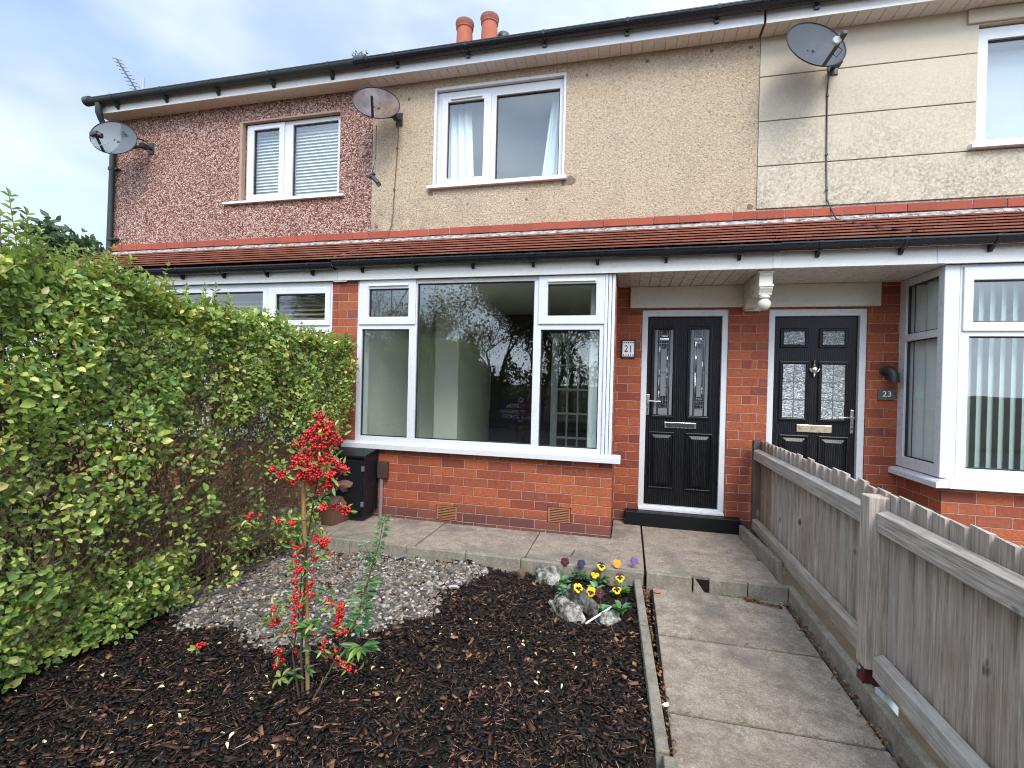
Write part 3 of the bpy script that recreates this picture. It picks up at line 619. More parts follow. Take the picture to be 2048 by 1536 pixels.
def low_eaves(h, x0, x1, fmat, gdrop, boards):
    gy, gz, r = -.775, 2.712-gdrop, .056
    arc = [(gy+r*math.cos(t), gz+r*math.sin(t)) for t in [math.pi+math.pi*k/10 for k in range(11)]]; arc2 = [(gy+(r-.004)*math.cos(t), gz+(r-.004)*math.sin(t)) for t in [math.pi+math.pi*k/10 for k in range(11)]][::-1]
    MB().prism([(gy-r-.005, gz+.012), (gy-r-.005, gz)]+arc+[(gy+r, gz+.008)]+arc2+[(gy-r+.003, gz+.012)], 'x', x0, x1).build('lower_gutter', 'gutter_black', h, 0, 30)
    n = max(3, round((x1-x0)/.62))
    for i in range(n):
        x = x0+(i+.5)*(x1-x0)/n; b = MB(); ro = r+.006
        oa = [(gy+ro*math.cos(t), gz+ro*math.sin(t)) for t in [math.pi+math.pi*k/8 for k in range(9)]]; ia = [(gy+(r+.001)*math.cos(t), gz+(r+.001)*math.sin(t)) for t in [math.pi+math.pi*k/8 for k in range(9)]][::-1]
        b.prism([(gy-ro, gz+.016)]+oa+[(gy+ro, gz+.012), (gy+r+.001, gz+.012)]+ia+[(gy-r-.001, gz+.016)], 'x', x-.014, x+.014)
        b.prism([(-.719, gz-.10), (-.719, gz-.02), (-.775, gz-.056), (-.735, gz-.10)], 'x', x-.013, x+.013); b.build('gutter_bracket', 'gutter_black', h)
    MB().box(x0, x1, -.718, -.698, ZF, 2.70).build('lower_fascia', fmat, h, .003)
for h, a, b in ((H19, L0-.02, P1-.002), (H21, P1, -.002), (H23, 0, R1)): band(h, a, b); leanto(h, a, b)
low_eaves(H19, L0, P1+.02, 'upvc_old', .016, 0); low_eaves(H21, P1+.022, .02, 'upvc_old', 0, 1); low_eaves(H23, .022, R1, 'upvc_old', -.006, 1)
MB().box(P1-.03, P1+.13, -.712, -.690, ZF-.012, 2.69).build('fascia_joint', 'stone_paint', H21, .003); MB().box(-.012, .055, -.722, -.702, ZF+.002, 2.68).build('fascia_joint', 'upvc_old', H23, .003)
MB().box(1.215, 1.27, -.722, -.702, ZF+.002, 2.68).build('fascia_joint', 'upvc', H23, .003)
# porch ceilings
m = MB(); n = 13
for i in range(n): a = -1.345+i*1.345/n; m.box(a+.003, a+1.345/n-.003, -.697, -.002, ZF-.002, ZF+.010)
m.build('porch_ceiling', 'soffit_white', H21, .003)
m = MB()
for i in range(7): a = -.697+i*.0992; m.box(.003, 1.292, a+.002, a+.0972, ZF-.002, ZF+.010)
m.build('porch_ceiling', 'soffit_white', H23, .003)
for h, a, b in ((H19, L0+.02, P1-.01), (H21, P1, -.004), (H23, .004, R1)): MB().box(a, b, -.696, .27, ZF+.012, 2.615).build('lean_to_ceiling', 'interior_white', h)

# ---- ground floor front: 19 and 21 share one line, doors are set back
GW19 = (-7.9, -4.415, .76, ZF); GW21 = (-4.10, -1.36, .76, ZF)
YB = -.666
MB().wall(L0, P1-.003, -.3, ZF, [GW19], wx(YB, .23)).build('front_wall', 'brick', H19)
MB().wall(YB, .02, -.3, ZF, [], wy(L0, .23)).build('front_wall', 'brick', H19)
VENTS = [(-3.14, -2.905, .020, .180), (-1.965, -1.735, .105, .262)]
MB().wall(P1, -1.352, -.3, ZF, [GW21]+VENTS, wx(YB, .23)).build('front_wall', 'brick', H21)
MB().wall(YB+.23, -.002, -.3, ZF, [], wy(-1.352, -.23)).build('bay_return_wall', 'brick_porch', H21)
D21 = (-1.09, -.225, .150, 2.290); D23 = (.155, 1.032, .150, 2.285)
MB().wall(-1.352, -.001, -.3, ZF+.1, [D21], wx(0, .25)).build('porch_wall', 'brick_porch', H21)
MB().wall(0., 1.53, -.3, ZF+.1, [D23], wx(0, .25)).build('porch_wall', 'brick_porch', H23)
MB().wall(YB+.03, -.002, -.3, .70, [], wy(1.315, .22)).build('bay_return_wall', 'brick_porch', H23)
MB().wall(1.318, R1, -.3, .70, [], wx(YB, .22)).build('front_wall', 'brick', H23)
# air bricks in the bay wall
for (a, b, c, d) in VENTS:
    m = MB(); n = 8
    m.wall(a+.006, b-.006, c+.006, d-.006, [(a+.02, b-.02, c+.014+i*(d-c-.028)/n, c+.014+(i+.55)*(d-c-.028)/n) for i in range(n)], wx(YB+.008, .05)).build('air_brick', 'terracotta', H21)
    MB().box(a, b, YB+.09, YB+.1, c, d).build('vent_void', 'ink_black', H21)

# 21: the three light bay window
g21 = [(-3.405, -2.150, .858, 2.490), (-4.045, -3.490, .858, 2.010), (-2.075, -1.502, .850, 2.003)]
s21 = [(-4.08, -3.418, 2.058, 2.540, -3.963, -3.500, 2.142, 2.440), (-2.105, -1.460, 2.055, 2.533, -2.012, -1.544, 2.139, 2.448)]
w = frame_window(H21, -4.10, -1.462, .800, ZF, YB-.004, g21, s21, .07, 'upvc', (-4.215, -1.275, -.745, .795, .732), [(-3.96, -3.50, 2.478), (-2.01, -1.55, 2.478)])
for i in range(3): MB().box(-1.460+i*.034, -1.430+i*.034, YB-.020+.004*i, YB+.07, .796, ZF).build('corner_trim', 'upvc', w, .006)
MB().lathe([(.022, -.74), (.022, -.70)], (-4.10, 0, .716), 'y', 12).build('overflow_pipe', 'stone_paint', H21, 0, 40)
# 19 ground floor window, mostly behind the hedge
frame_window(H19, -7.9, -4.415, .76, ZF, YB-.004, [(-6.02, -5.32, 2.10, 2.445), (-7.8, -6.14, .86, 2.445), (-6.02, -5.32, .86, 1.98), (-5.20, -4.50, .86, 1.98)], [(-5.235, -4.435, 2.05, 2.475, -5.135, -4.50, 2.115, 2.405)], .07, 'upvc', (-8.0, -4.36, -.745, .80, .735))
# upper windows
frame_window(H19, -6.245, -4.815, 3.775, 4.80, .045, [(-5.535, -4.875, 3.825, 4.745)], [(-6.22, -5.655, 3.80, 4.795, -6.125, -5.735, 3.875, 4.725)], .07, 'upvc', (-6.52, -4.715, -.065, 3.772, 3.735))
MB().wall(-6.298, -4.799, 3.772, 4.828, [(-6.258, -4.802, 3.772, 4.808)], wx(-.0195, .06)).build('window_reveal', 'reveal_cement', H19)
frame_window(H21, -3.515, -2.0, 3.785, 4.905, .020, [(-2.79, -2.05, 3.83, 4.80)], [(-3.46, -2.85, 3.81, 4.835, -3.385, -2.94, 3.875, 4.775)], .07, 'upvc', (-3.60, -1.945, -.070, 3.785, 3.742), [(-3.34, -2.96, 4.806)])
MB().wall(-3.545, -1.975, 3.775, 4.945, [(-3.515, -2.0, 3.775, 4.912)], wx(-.024, .05)).build('window_trim', 'upvc', H21, .003)
frame_window(H23, 1.87, 3.34, 3.785, 4.885, .015, [(1.955, 2.62, 3.85, 4.775), (2.70, 3.27, 3.85, 4.775)], [], .07, 'upvc', (1.80, 3.42, -.075, 3.785, 3.742))
# 23: square bay, left return and front
def ret_window():
    holes = [(-.585, -.105, 2.015, 2.465), (-.585, -.105, .875, 1.950)]
    w = MB().wall(YB+.06, -.004, .775, ZF, holes, wy(1.300, .07)).build('window', 'upvc', H23, .004)
    for a, b, c, d in holes:
        MB().wall(a, b, c, d, [(a+.009, b-.009, c+.009, d-.009)], wy(1.318, .02)).build('gasket', 'ink_black', w)
        MB().box(1.334, 1.338, a+.002, b-.002, c+.002, d-.002).build('pane', 'glass', w)
    MB().prism([(1.235, .70), (1.235, .745), (1.25, .757), (1.33, .770), (1.33, .705)], 'y', YB-.085, -.003).build('sill', 'upvc', w, .003)
    MB().box(1.296, 1.405, YB-.008, YB+.060, .775, ZF).build('corner_post', 'upvc', w, .006)
    MB().box(1.300, 1.312, -.003, .0, .775, ZF).build('wall_trim', 'upvc', w)
ret_window()
frame_window(H23, 1.406, R1, .775, ZF, YB-.004, [(1.480, 2.62, .862, 1.945), (2.74, 4.2, .862, 2.45)], [(1.425, 2.68, 1.985, 2.515, 1.495, 2.61, 2.062, 2.402)], .07, 'upvc', (1.331, R1, -.752, .770, .702))

# ---- lintels and the carved bracket
MB().box(-1.222, -.085, -.035, -.001, 2.305, ZF-.003).build('lintel', 'stone_paint', H21, .006)
MB().box(.070, 1.128, -.035, -.001, 2.300, ZF-.003).build('lintel', 'cream_paint', H23, .006)
def corbel():
    x0, x1 = -.100, .012
    pr = [(-.002, ZF-.004), (-.655, ZF-.004), (-.655, 2.50), (-.640, 2.485), (-.640, 2.415), (-.655, 2.400), (-.655, 2.375), (-.630, 2.335), (-.625, 2.318), (-.60, 2.315), (-.585, 2.30), (-.50, 2.318), (-.40, 2.345), (-.30, 2.355), (-.22, 2.345), (-.15, 2.315), (-.10, 2.28), (-.002, 2.272)]
    c = MB().prism(pr, 'x', x0, x1).build('corbel_bracket', 'stone_paint', H21, .006)
    MB().box(x0-.012, x1+.012, -.668, -.60, 2.512, ZF-.005).build('corbel_cap', 'stone_paint', c, .004); MB().box(x0-.006, x1+.006, -.664, -.615, 2.388, 2.408).build('corbel_band', 'stone_paint', c, .004)
    MB().lathe([(.030, 2.318), (.046, 2.308), (.046, 2.292), (.030, 2.284), (.038, 2.276), (.053, 2.255), (.056, 2.235), (.048, 2.208), (.028, 2.188), (.006, 2.180)], (-.048, -.618, 0)).build('ball_finial', 'stone_paint', c, 0, 35)
    MB().box(-.085, .068, -.036, -.003, 2.262, ZF-.006).build('corbel_pad', 'stone_paint', c, .005)
corbel()

# ---- doors
def door(h, x0, x1, z0, z1, mat, fmat='upvc'):
    F = MB().wall(x0, x1, z0, z1, [(x0+.060, x1-.060, z0+.045, z1-.070)], wx(.012, .10)).build('door_frame', fmat, h, .006)
    MB().prism([(-.03, z0-.002), (-.03, z0+.020), (.012, z0+.032), (.012, z0-.002)], 'x', x0+.004, x1-.004).build('threshold', fmat, F, .002)
    d = MB().box(x0+.062, x1-.062, .055, .10, z0+.048, z1-.072).build('door', mat, h, .003); put(d, None)
    return d
def moulding(par, a, b, c, d, y, mat, w=.028):
    MB().wall(a, b, c, d, [(a+w, b-w, c+w, d-w)], wx(y-.016, .02)).build('panel_moulding', mat, par, .008)
def raised(par, a, b, c, d, y, mat):
    moulding(par, a-.03, b+.03, c-.03, d+.03, y, mat, .022)
    k = .035; MB().add([(a, y-.001, c), (b, y-.001, c), (b, y-.001, d), (a, y-.001, d), (a+k, y-.020, c+k), (b-k, y-.020, c+k), (b-k, y-.020, d-k), (a+k, y-.020, d-k), (a, y+.01, c), (b, y+.01, c), (b, y+.01, d), (a, y+.01, d)],
        [(4, 5, 6, 7), (0, 1, 5, 4), (1, 2, 6, 5), (2, 3, 7, 6), (3, 0, 4, 7), (8, 9, 1, 0), (9, 10, 2, 1), (10, 11, 3, 2), (11, 8, 0, 3), (8, 11, 10, 9)]).build('raised_panel', mat, par)
d1 = door(H21, *D21, 'door_black'); d2 = door(H23, *D23, 'door_ash')
def leaded(par, a, b, c, d):
    y = .052; moulding(par, a-.034, b+.034, c-.034, d+.034, .055, 'door_black', .032)
    MB().box(a, b, .046, .050, c, d).build('glass_panel', 'bevel_glass', par)
    m = MB(); t = .044
    m.box(a+.004, a+t-.012, .041, .045, c+.005, d-.005).box(b-t+.012, b-.004, .041, .045, c+.005, d-.005).box(a+t+.004, b-t-.004, .041, .045, c+.004, c+.075)
    m.box(a+.070, b-.070, .0405, .0445, c+.205, d-.205); m.build('frosted_glass', 'frosted', par)
    m = MB(); br = MB()
    for z in (c+.085, c+.118, c+.160, d-.115, d-.150, d-.060): m.box(a+t, b-t, .0375, .0405, z-.0025, z+.0025)
    for x in (a+t+.002, b-t-.002, a+.068, b-.068): m.box(x-.0022, x+.0022, .0372, .0402, c+.08, d-.01)
    m.box(a, b, .0370, .0400, (c+d)/2-.0025, (c+d)/2+.0025).box(a+.092, a+.096, .0370, .0400, c+.118, c+.2).box(a+.092, a+.096, .0370, .0400, d-.2, d-.115)
    m.build('lead_came', 'lead_came', par)
    for i in range(22):
        side = random.choice((0, 1, 2)); s = random.uniform(.010, .032)
        if side < 2: x = (a+.051 if side else b-.063)+random.uniform(-.002, .006); z = random.uniform(c+.18, d-.14); br.obox((x, .0415, z), (1, random.uniform(-.4, .4), 0), (0, 1, 0), (0, 0, 1), (random.uniform(.002, .005), .001, s))
        else: z = random.choice((d-.10, d-.072, d-.135, d-.03, c+.10, c+.14, c+.185)); x = random.uniform(a+.06, b-.07); br.obox((x, .0415, z), (1, random.uniform(-.2, .2), 0), (0, 1, 0), (0, 0, 1), (s*.9, .001, random.uniform(.003, .009)))
    br.build('bevel_glints', 'glint_mirror', par)  # randomly placed mirror strips stand in for glints on the glass bevels
leaded(d1, -.953, -.762, 1.165, 2.083); leaded(d1, -.587, -.405, 1.165, 2.083)
raised(d1, -.965, -.755, .40, .955, .055, 'door_black'); raised(d1, -.585, -.375, .40, .955, .055, 'door_black')
for x in (.309, .663):
    y = .055; moulding(d2, x-.034, x+.224, 1.898, 2.095, y, 'door_ash', .032); MB().box(x, x+.19, .047, .050, 1.932, 2.063).build('glass_panel', 'obscure', d2)
    MB().box(x+.091, x+.099, .042, .0465, 1.932, 2.063).box(x, x+.0905, .042, .0465, 1.994, 2.001).box(x+.0995, x+.19, .042, .0465, 1.994, 2.001).build('lead_came', 'lead_came', d2)
    moulding(d2, x-.034, x+.238, 1.155, 1.765, y, 'door_ash', .032); MB().box(x, x+.204, .047, .050, 1.19, 1.73).build('glass_panel', 'obscure', d2)
    MB().box(x+.098, x+.106, .043, .0465, 1.19, 1.73).box(x, x+.0975, .043, .0465, 1.55, 1.556).box(x+.1065, x+.204, .043, .0465, 1.55, 1.556).box(x, x+.0975, .043, .0465, 1.37, 1.376).box(x+.1065, x+.204, .043, .0465, 1.37, 1.376).build('lead_came', 'lead_came', d2)
    raised(d2, x+.01, x+.222, .42, .985, y, 'door_ash')
def handle(par, x, z0, z1, dirx, mat):
    h = MB().box(x-.016, x+.016, .045, .0545, z0, z1).build('handle', mat, par, .007); zc = z0+(z1-z0)*.68
    MB().tube([(x, .045, zc), (x, .005, zc), (x+dirx*.012, -.002, zc), (x+dirx*.125, .004, zc-.004)], [.009, .009, .009, .008], 10).build('lever', mat, h, 0, 40)
    MB().lathe([(.009, .040), (.009, .045)], (x, 0, z0+.05), 'y', 12).build('keyhole', 'ink_black', h)
handle(d1, -1.010, 1.160, 1.385, 1, 'chrome'); handle(d2, .938, 1.052, 1.287, -1, 'chrome')
lp = MB().box(-.835, -.512, .040, .0545, 1.030, 1.092).build('letter_plate', 'chrome', d1, .004); MB().box(-.815, -.532, .036, .0395, 1.042, 1.078).build('letter_flap', 'ink_black', lp, .003); MB().box(-.822, -.525, .033, .0385, 1.079, 1.090).build('letter_lip', 'chrome', lp, .002)
MB().box(.445, .762, .040, .0545, 1.047, 1.122).build('letter_plate', 'brass', d2, .004)
k = MB().lathe([(.006, 1.775), (.011, 1.765), (.007, 1.750), (.016, 1.738), (.008, 1.728), (.030, 1.700), (.036, 1.675), (.026, 1.650), (.010, 1.635), (.014, 1.625), (.005, 1.605)], (.590, .035, 0), 'z', 16).build('door_knocker', 'chrome', d2, 0, 40)
MB().tube([(.590+.043*math.cos(t), .028, 1.69+.043*math.sin(t)) for t in [math.pi+math.pi*i/10 for i in range(11)]], .005, 8).build('knocker_ring', 'chrome', k, 0, 40)
MB().box(-1.222, -.088, -.125, -.002, -.02, .146).build('doorstep', 'step_black', H21, .008)
MB().box(.10, 1.10, -.125, -.002, -.02, .146).build('doorstep', 'step_black', H23, .008)

# ---- the empty front room of 21 seen through the glass
def room21():
    ry0 = YB+.23
    MB().box(-4.28, -4.20, ry0, 1.25, .05, 2.6).build('room_wall', 'interior_cream', H21); MB().box(-4.20, -3.80, 1.22, 1.30, .05, 2.6).build('room_wall', 'interior_cream', H21)
    MB().box(-3.80, -3.46, .80, 2.4, .05, 2.6).build('chimney_breast', 'interior_cream', H21)
    MB().box(-4.2, -1.40, 2.42, 2.50, .05, 2.6).build('room_wall', 'opening_shade', H21); MB().box(-1.612, -1.585, YB+.236, 2.42, .05, 2.6).build('room_wall', 'interior_cream', H21)  # back wall coloured near black to stand for the unlit opening beyond
    MB().box(-1.60, -1.472, -.4405, -.4368, .74, 2.53).build('window_lining', 'interior_white', H21)
    MB().wall(-4.14, -1.40, .74, 2.533, [(-4.095, -1.475, .79, 2.525)], wx(YB+.068, .17)).build('window_lining', 'interior_white', H21)
    MB().box(-4.2, -1.4, ry0, 2.42, .0, .049).build('room_floor', 'carpet', H21); MB().box(-4.2, -1.4, ry0, 2.42, 2.601, 2.614).build('room_ceiling', 'interior_white', H21)
    MB().box(-3.44, -2.98, 2.28, 2.415, .06, 1.02).build('fireplace', 'ink_black', H21, .01)
    x0, x1, y = -2.33, -1.70, 1.70       # white glazed door standing open
    holes = []; 
    for i in range(3):
        for j in range(5): a = x0+.10+i*.155; holes.append((a, a+.130, .34+j*.355, .34+j*.355+.325))
    d = MB().wall(x0, x1, .06, 2.22, holes, wx(y, .04)).build('glazed_room_door', 'upvc', H21, .004)
    for a, b, c, e in holes: MB().box(a+.001, b-.001, y+.018, y+.022, c+.001, e-.001).build('pane', 'glass', d)
    MB().box(x0+.035, x0+.075, y-.012, y-.001, 1.02, 1.17).build('handle', 'brass', d, .004)
room21()
for h, a, b in ((H19, L0+.24, P1-.16), (H23, 1.55, R1-.16)):
    MB().box(a, b, YB+.24, 2.6, .0, .05).build('room_floor', 'carpet', h); MB().box(a, b, 2.6, 2.7, .05, 2.6).build('room_wall', 'interior_cream', h)
MB().box(1.53, 1.56, .26, 2.6, .05, 2.6).build('room_wall', 'interior_cream', H23)

# ---- blinds and curtains
def curtain(label, x0, x1, z0, z1, y, taper):
    m = MB(); n = 26; rows = 5; vs = []
    for j in range(rows):
        t = j/(rows-1); z = z1+(z0-z1)*t
        for i in range(n):
            s = i/(n-1); xa, xb = x0+taper[0]*t, x1+taper[1]*t; vs.append((xa+(xb-xa)*s, y+.022*math.sin(s*22), z))
    for q in list(vs): vs.append((q[0], q[1]+.006, q[2]))
    N = n*rows; fs = []
    for j in range(rows-1):
        for i in range(n-1): a = j*n+i; fs += [(a, a+1, a+n+1, a+n), (N+a, N+a+n, N+a+n+1, N+a+1)]
    o = m.add(vs, fs).build('curtain', 'curtain', None, 0, 60, loc=(x0, y, z0), fix=False); put(o, label, 'curtain', 'curtains in the upper window of the beige house')
curtain('white curtain drawn to the side of the narrow sash of the upper middle window', -3.47, -3.16, 3.80, 4.86, .21, (0, .06)); curtain('white curtain tapering wider at its foot beside the big upper middle pane', -2.16, -2.01, 3.80, 4.86, .21, (-.12, 0))
def slats(name, label, cat, x0, x1, zs_, y, tilt, w, mat):
    m = MB()
    for z in zs_: m.obox(((x0+x1)/2, y, z), (1, 0, 0), (0, math.cos(tilt), math.sin(tilt)), (0, -math.sin(tilt), math.cos(tilt)), ((x1-x0)/2, w/2, .0012))
    put(m.build(name, mat, None, loc=((x0+x1)/2, y, min(zs_))), label, cat)
slats('venetian_blind', 'white horizontal venetian blind in the left upper window', 'blind', -6.2, -4.84, [3.80+i*.042 for i in range(24)], .155, R(52), .050, 'blind_white')
slats('venetian_blind', 'brown wooden venetian blind in the window behind the hedge', 'blind', -6.05, -4.44, [.9+i*.052 for i in range(31)], -.52, R(35), .05, 'blind_wood')
def vblind(label, x0, x1, z0, z1, y):
    m = MB(); x = x0
    while x < x1: m.obox((x, y, (z0+z1)/2), (math.cos(R(38)), math.sin(R(38)), 0), (-math.sin(R(38)), math.cos(R(38)), 0), (0, 0, 1), (.0445, .0008, (z1-z0)/2)); x += .079
    put(m.build('vertical_blind', 'blind_green', None, loc=(x0, y, z0)), label, 'blind')
vblind('pale green vertical slat blind in the square bay window', 1.50, 4.2, .84, 2.47, -.50)
m = MB(); vs = []
put(MB().box(1.90, 3.3, .20, .206, 3.79, 4.76).build('net_curtain', 'net', None, loc=(2.6, .2, 3.8)), 'plain pale net blind in the upper right window', 'blind')
put(MB().prism([(1.40+.03*math.sin(i*1.3), -.60+i*.036) for i in range(15)]+[(1.408+.03*math.sin(i*1.3), -.60+i*.036) for i in range(14, -1, -1)], 'z', .82, 2.47).build('side_curtain', 'curtain', None, 0, 60, loc=(1.4, -.3, .8)), 'pale curtain behind the narrow side light of the square bay', 'curtain')

# ================================================================== things fixed to the houses
def satellite_dish(label, c, w, hgt, tilt, roll, mount, mat, arm_end, lnb, sweep=0.):
    root = thing('satellite_dish', (mount[0], 0, mount[2]), label, 'satellite dish', 'satellite dishes on the upper walls')
    C = Vector(c); ct, st_ = math.cos(tilt), math.sin(tilt); n = Vector((sweep, -ct, st_)).normalized(); ux = Vector((math.cos(roll), 0, math.sin(roll))); ux = (ux-n*ux.dot(n)).normalized(); uz = ux.cross(n)*1.
    if uz.z < 0: uz = -uz
    vs = []; fs = []; NR, NS = 7, 40
    for lay in (0, 1):
        for i in range(NR+1):
            r = i/NR
            for k in range(NS):
                t = 2*math.pi*k/NS; p = C+ux*(w/2*r*math.cos(t))+uz*(hgt/2*r*math.sin(t))-n*(.075*(1-r*r))-n*(.007*lay); vs.append(p)
    B = (NR+1)*NS
    for i in range(NR):
        for k in range(NS):
            a, b, c2, d = i*NS+k, i*NS+(k+1) % NS, (i+1)*NS+(k+1) % NS, (i+1)*NS+k; fs += [(a, b, c2, d), (B+a, B+d, B+c2, B+b)]
    for k in range(NS): a, b = NR*NS+k, NR*NS+(k+1) % NS; fs.append((a, B+a, B+b, b))
    d = MB().add(vs, fs).build('reflector', mat, root, 0, 50, fix=False)
    MB().tube([C+ux*(w/2*math.cos(2*math.pi*k/40))+uz*(hgt/2*math.sin(2*math.pi*k/40)) for k in range(41)], .006, 6).build('rim', 'metal_dark', d, 0, 60)
    m = MB()
    for q in ((-.06, .02), (.05, .02), (-.05, -.3), (.04, -.3)): m.lathe([(.007, -.005), (.007, .005)], C+ux*w*q[0]*1.+uz*hgt*q[1]-n*.068, 'y', 8)
    m.build('bolt', 'metal_dark', d)
    foot = C-uz*hgt*.49+ux*.01; E = Vector(arm_end); ax = (E-foot).normalized()
    MB().obox((foot+E)/2, ax, ax.cross(ux), ux, ((E-foot).length/2, .011, .013)).build('arm', 'metal_dark', root, .003)
    if lnb == 'big':
        l = MB().obox(E+Vector((0, -.01, .01)), (1, 0, .15), (0, 1, 0), (-.15, 0, 1), (.055, .035, .028)).build('receiver', 'metal_dark', root, .01)
        MB().tube([E+Vector((.04, 0, 0)), E+Vector((.075, .02, -.005))], .034, 12).build('feed_horn', 'metal_dark', l, 0, 50)
        for dx in (-.05, -.03, -.01): MB().tube([E+Vector((dx, -.01, -.02)), E+Vector((dx-.01, -.01, -.09)), E+Vector((dx+.02, 0, -.14)), E+Vector((.08, .03, -.11)), E+Vector((.13, .05, -.09))], .004, 5).build('cable_tail', 'cap_grey', l)
    if lnb == 'small':
        l = MB().obox(E+Vector((.02, 0, .045)), ax, ax.cross(ux), ux, (.050, .02, .022)).build('receiver', 'dish_grey', root, .008)
        MB().lathe([(.03, 0.), (.038, .012), (.034, .03), (.02, .045)], E+Vector((-.02, -.01, .02)), 'y', 16).build('feed_cap', 'cap_grey', l, 0, 50)
        MB().tube([foot+(E-foot)*.55, foot+(E-foot)*.6+Vector((.03, 0, -.05)), foot+(E-foot)*.8+Vector((.05, 0, -.03)), foot+(E-foot)*.85], .004, 5).build('cable_tail', 'metal_dark', l)
    B0 = C-n*.085; Wm = Vector(mount); mid = Vector((Wm.x, -.13, Wm.z-.015))
    b = MB().tube([B0, (B0+mid)/2+Vector((0, .03, -.03)), mid, Vector((Wm.x, -.03, Wm.z))], [.024, .022, .02, .024], 10).build('wall_bracket', 'metal_dark', root, 0, 45)
    MB().box(Wm.x-.045, Wm.x+.045, -.034, -.020, Wm.z-.075, Wm.z+.075).build('wall_plate', 'metal_dark', b, .004); MB().obox(mid, (1, 0, 0), (0, 1, 0), (0, 0, 1), (.035, .045, .032)).build('clamp', 'metal_dark', b, .008)
    if lnb == 'big':
        for q in (.0, .03, .06): MB().tube([B0+Vector((.05, 0, .10+q)), B0+Vector((.22-q, .1, .09)), Wm+Vector((.02, -.08, .06)), Wm+Vector((0, -.07, -.03)), B0+Vector((.10, .05, -.10))], .004, 5).build('cable_loop', 'metal_dark', b)
    return root
satellite_dish('light grey two tone dish on the corner of the pebbledash wall', (-7.934, -.40, 4.586), .55, .50, .30, -.22, (-7.76, -.02, 4.60), 'dish_two', (-7.93, -.62, 4.505), 'big', .46)
satellite_dish('rusty brown dish at the seam between pebbledash and beige walls', (-4.114, -.36, 4.649), .52, .505, .456, .03, (-3.995, -.02, 4.62), 'dish_rust', (-4.035, -.60, 4.58), None, .45)
satellite_dish('dark grey dish high on the cream render', (.404, -.35, 4.70), .56, .56, .34, .10, (.66, -.02, 4.655), 'dish_grey', (.475, -.68, 4.48), 'small', .29)
def cable(label, pts, r, mat='metal_dark', clips=()):
    c = put(MB().tube(pts, r, 6).build('cable', mat, None, 0, 60, loc=pts[0]), label, 'cable')
    for q in clips: MB().box(q[0]-.010, q[0]+.010, q[1]-.012, q[1]+.012, q[2]-.008, q[2]+.008).build('cable_clip', mat, c)
cable('thin brown cable running down the beige render from the rusty dish to the lower gutter', [(-3.995, -.035, 4.56), (-4.01, -.022, 4.3), (-4.035, -.022, 3.84), (-4.05, -.022, 3.5), (-4.068, -.022, 3.34), (-4.075, -.068, 3.26), (-4.09, -.08, 3.18), (-4.14, -.14, 3.11), (-4.24, -.45, 2.945), (-4.33, -.79, 2.775)], .0055, 'stem_brown', [(-4.012, -.024, 4.28), (-4.04, -.024, 3.78)])
cable('black cable dropping from the dark grey dish over the cream render to the lower gutter', [(.615, -.05, 4.60), (.617, -.028, 4.4), (.619, -.028, 4.1), (.625, -.028, 3.7), (.637, -.028, 3.36), (.655, -.05, 3.29), (.672, -.08, 3.22), (.69, -.12, 3.13), (.74, -.28, 3.05), (.80, -.45, 2.955), (.90, -.60, 2.88), (1.05, -.76, 2.80)], .007, 'metal_dark', [(.617, -.03, 4.38), (.624, -.03, 3.8), (.634, -.03, 3.45)])
t = thing('dangling_receiver', (-4.12, -.28, 3.80), 'black dish receiver hanging on its cable below the rusty dish', 'receiver')
MB().tube([(-4.125, -.33, 4.40), (-4.13, -.32, 4.2), (-4.135, -.31, 4.05), (-4.165, -.30, 3.95), (-4.185, -.30, 3.86)], .005, 6).build('cable', 'metal_dark', t); MB().tube([(-4.14, -.31, 4.02), (-4.175, -.305, 3.93), (-4.20, -.30, 3.86)], .003, 5).build('cable', 'cap_grey', t)
MB().tube([(-4.185, -.30, 3.835), (-4.10, -.30, 3.745)], [.022, .024], 12).build('receiver_body', 'metal_dark', t, 0, 40); MB().obox((-4.19, -.30, 3.845), (1, 0, .55), (0, 1, 0), (-.55, 0, 1), (.045, .02, .014)).build('receiver_head', 'metal_dark', t, .004)
MB().lathe([(.026, 0), (.028, .02), (.02, .03)], (-4.095, -.315, 3.735), 'y', 12).build('feed_horn', 'metal_dark', t, 0, 40)
# television aerial behind the left roof
t = thing('tv_aerial', (-9.02, .84, 4.4), 'tall thin television aerial above the left roof end', 'aerial')
A0, A1 = Vector((-9.05, .80, 6.00)), Vector((-9.52, .80, 6.62)); ad = (A1-A0).normalized()
MB().tube([(-9.02, .84, 4.4), (-9.02, .84, 5.98)], .016, 8).tube([(-9.02, .84, 4.9), (-8.44, .84, 4.8)], .014, 8).tube([(-9.02, .84, 5.5), (-8.44, .84, 5.1)], .014, 8).build('mast', 'lead_strap', t, 0, 40)
MB().tube([(-8.985, .82, 5.2), (-8.985, .82, 6.26)], .017, 8).build('upper_mast', 'cap_grey', t, 0, 40)
MB().tube([A0-ad*.12, A1], .012, 6).build('boom', 'metal_dark', t)
for i in range(10):
    c = A0+(A1-A0)*(i/9); w = .13-.004*i; MB().tube([c+Vector((-w, 0, .035)), c+Vector((w, 0, -.035))], .0075, 5).build('element', 'lead_strap', t)
MB().obox(A0-ad*.01, ad, (0, 1, 0), ad.cross(Vector((0, 1, 0))), (.04, .02, .022)).build('junction', 'metal_dark', t)

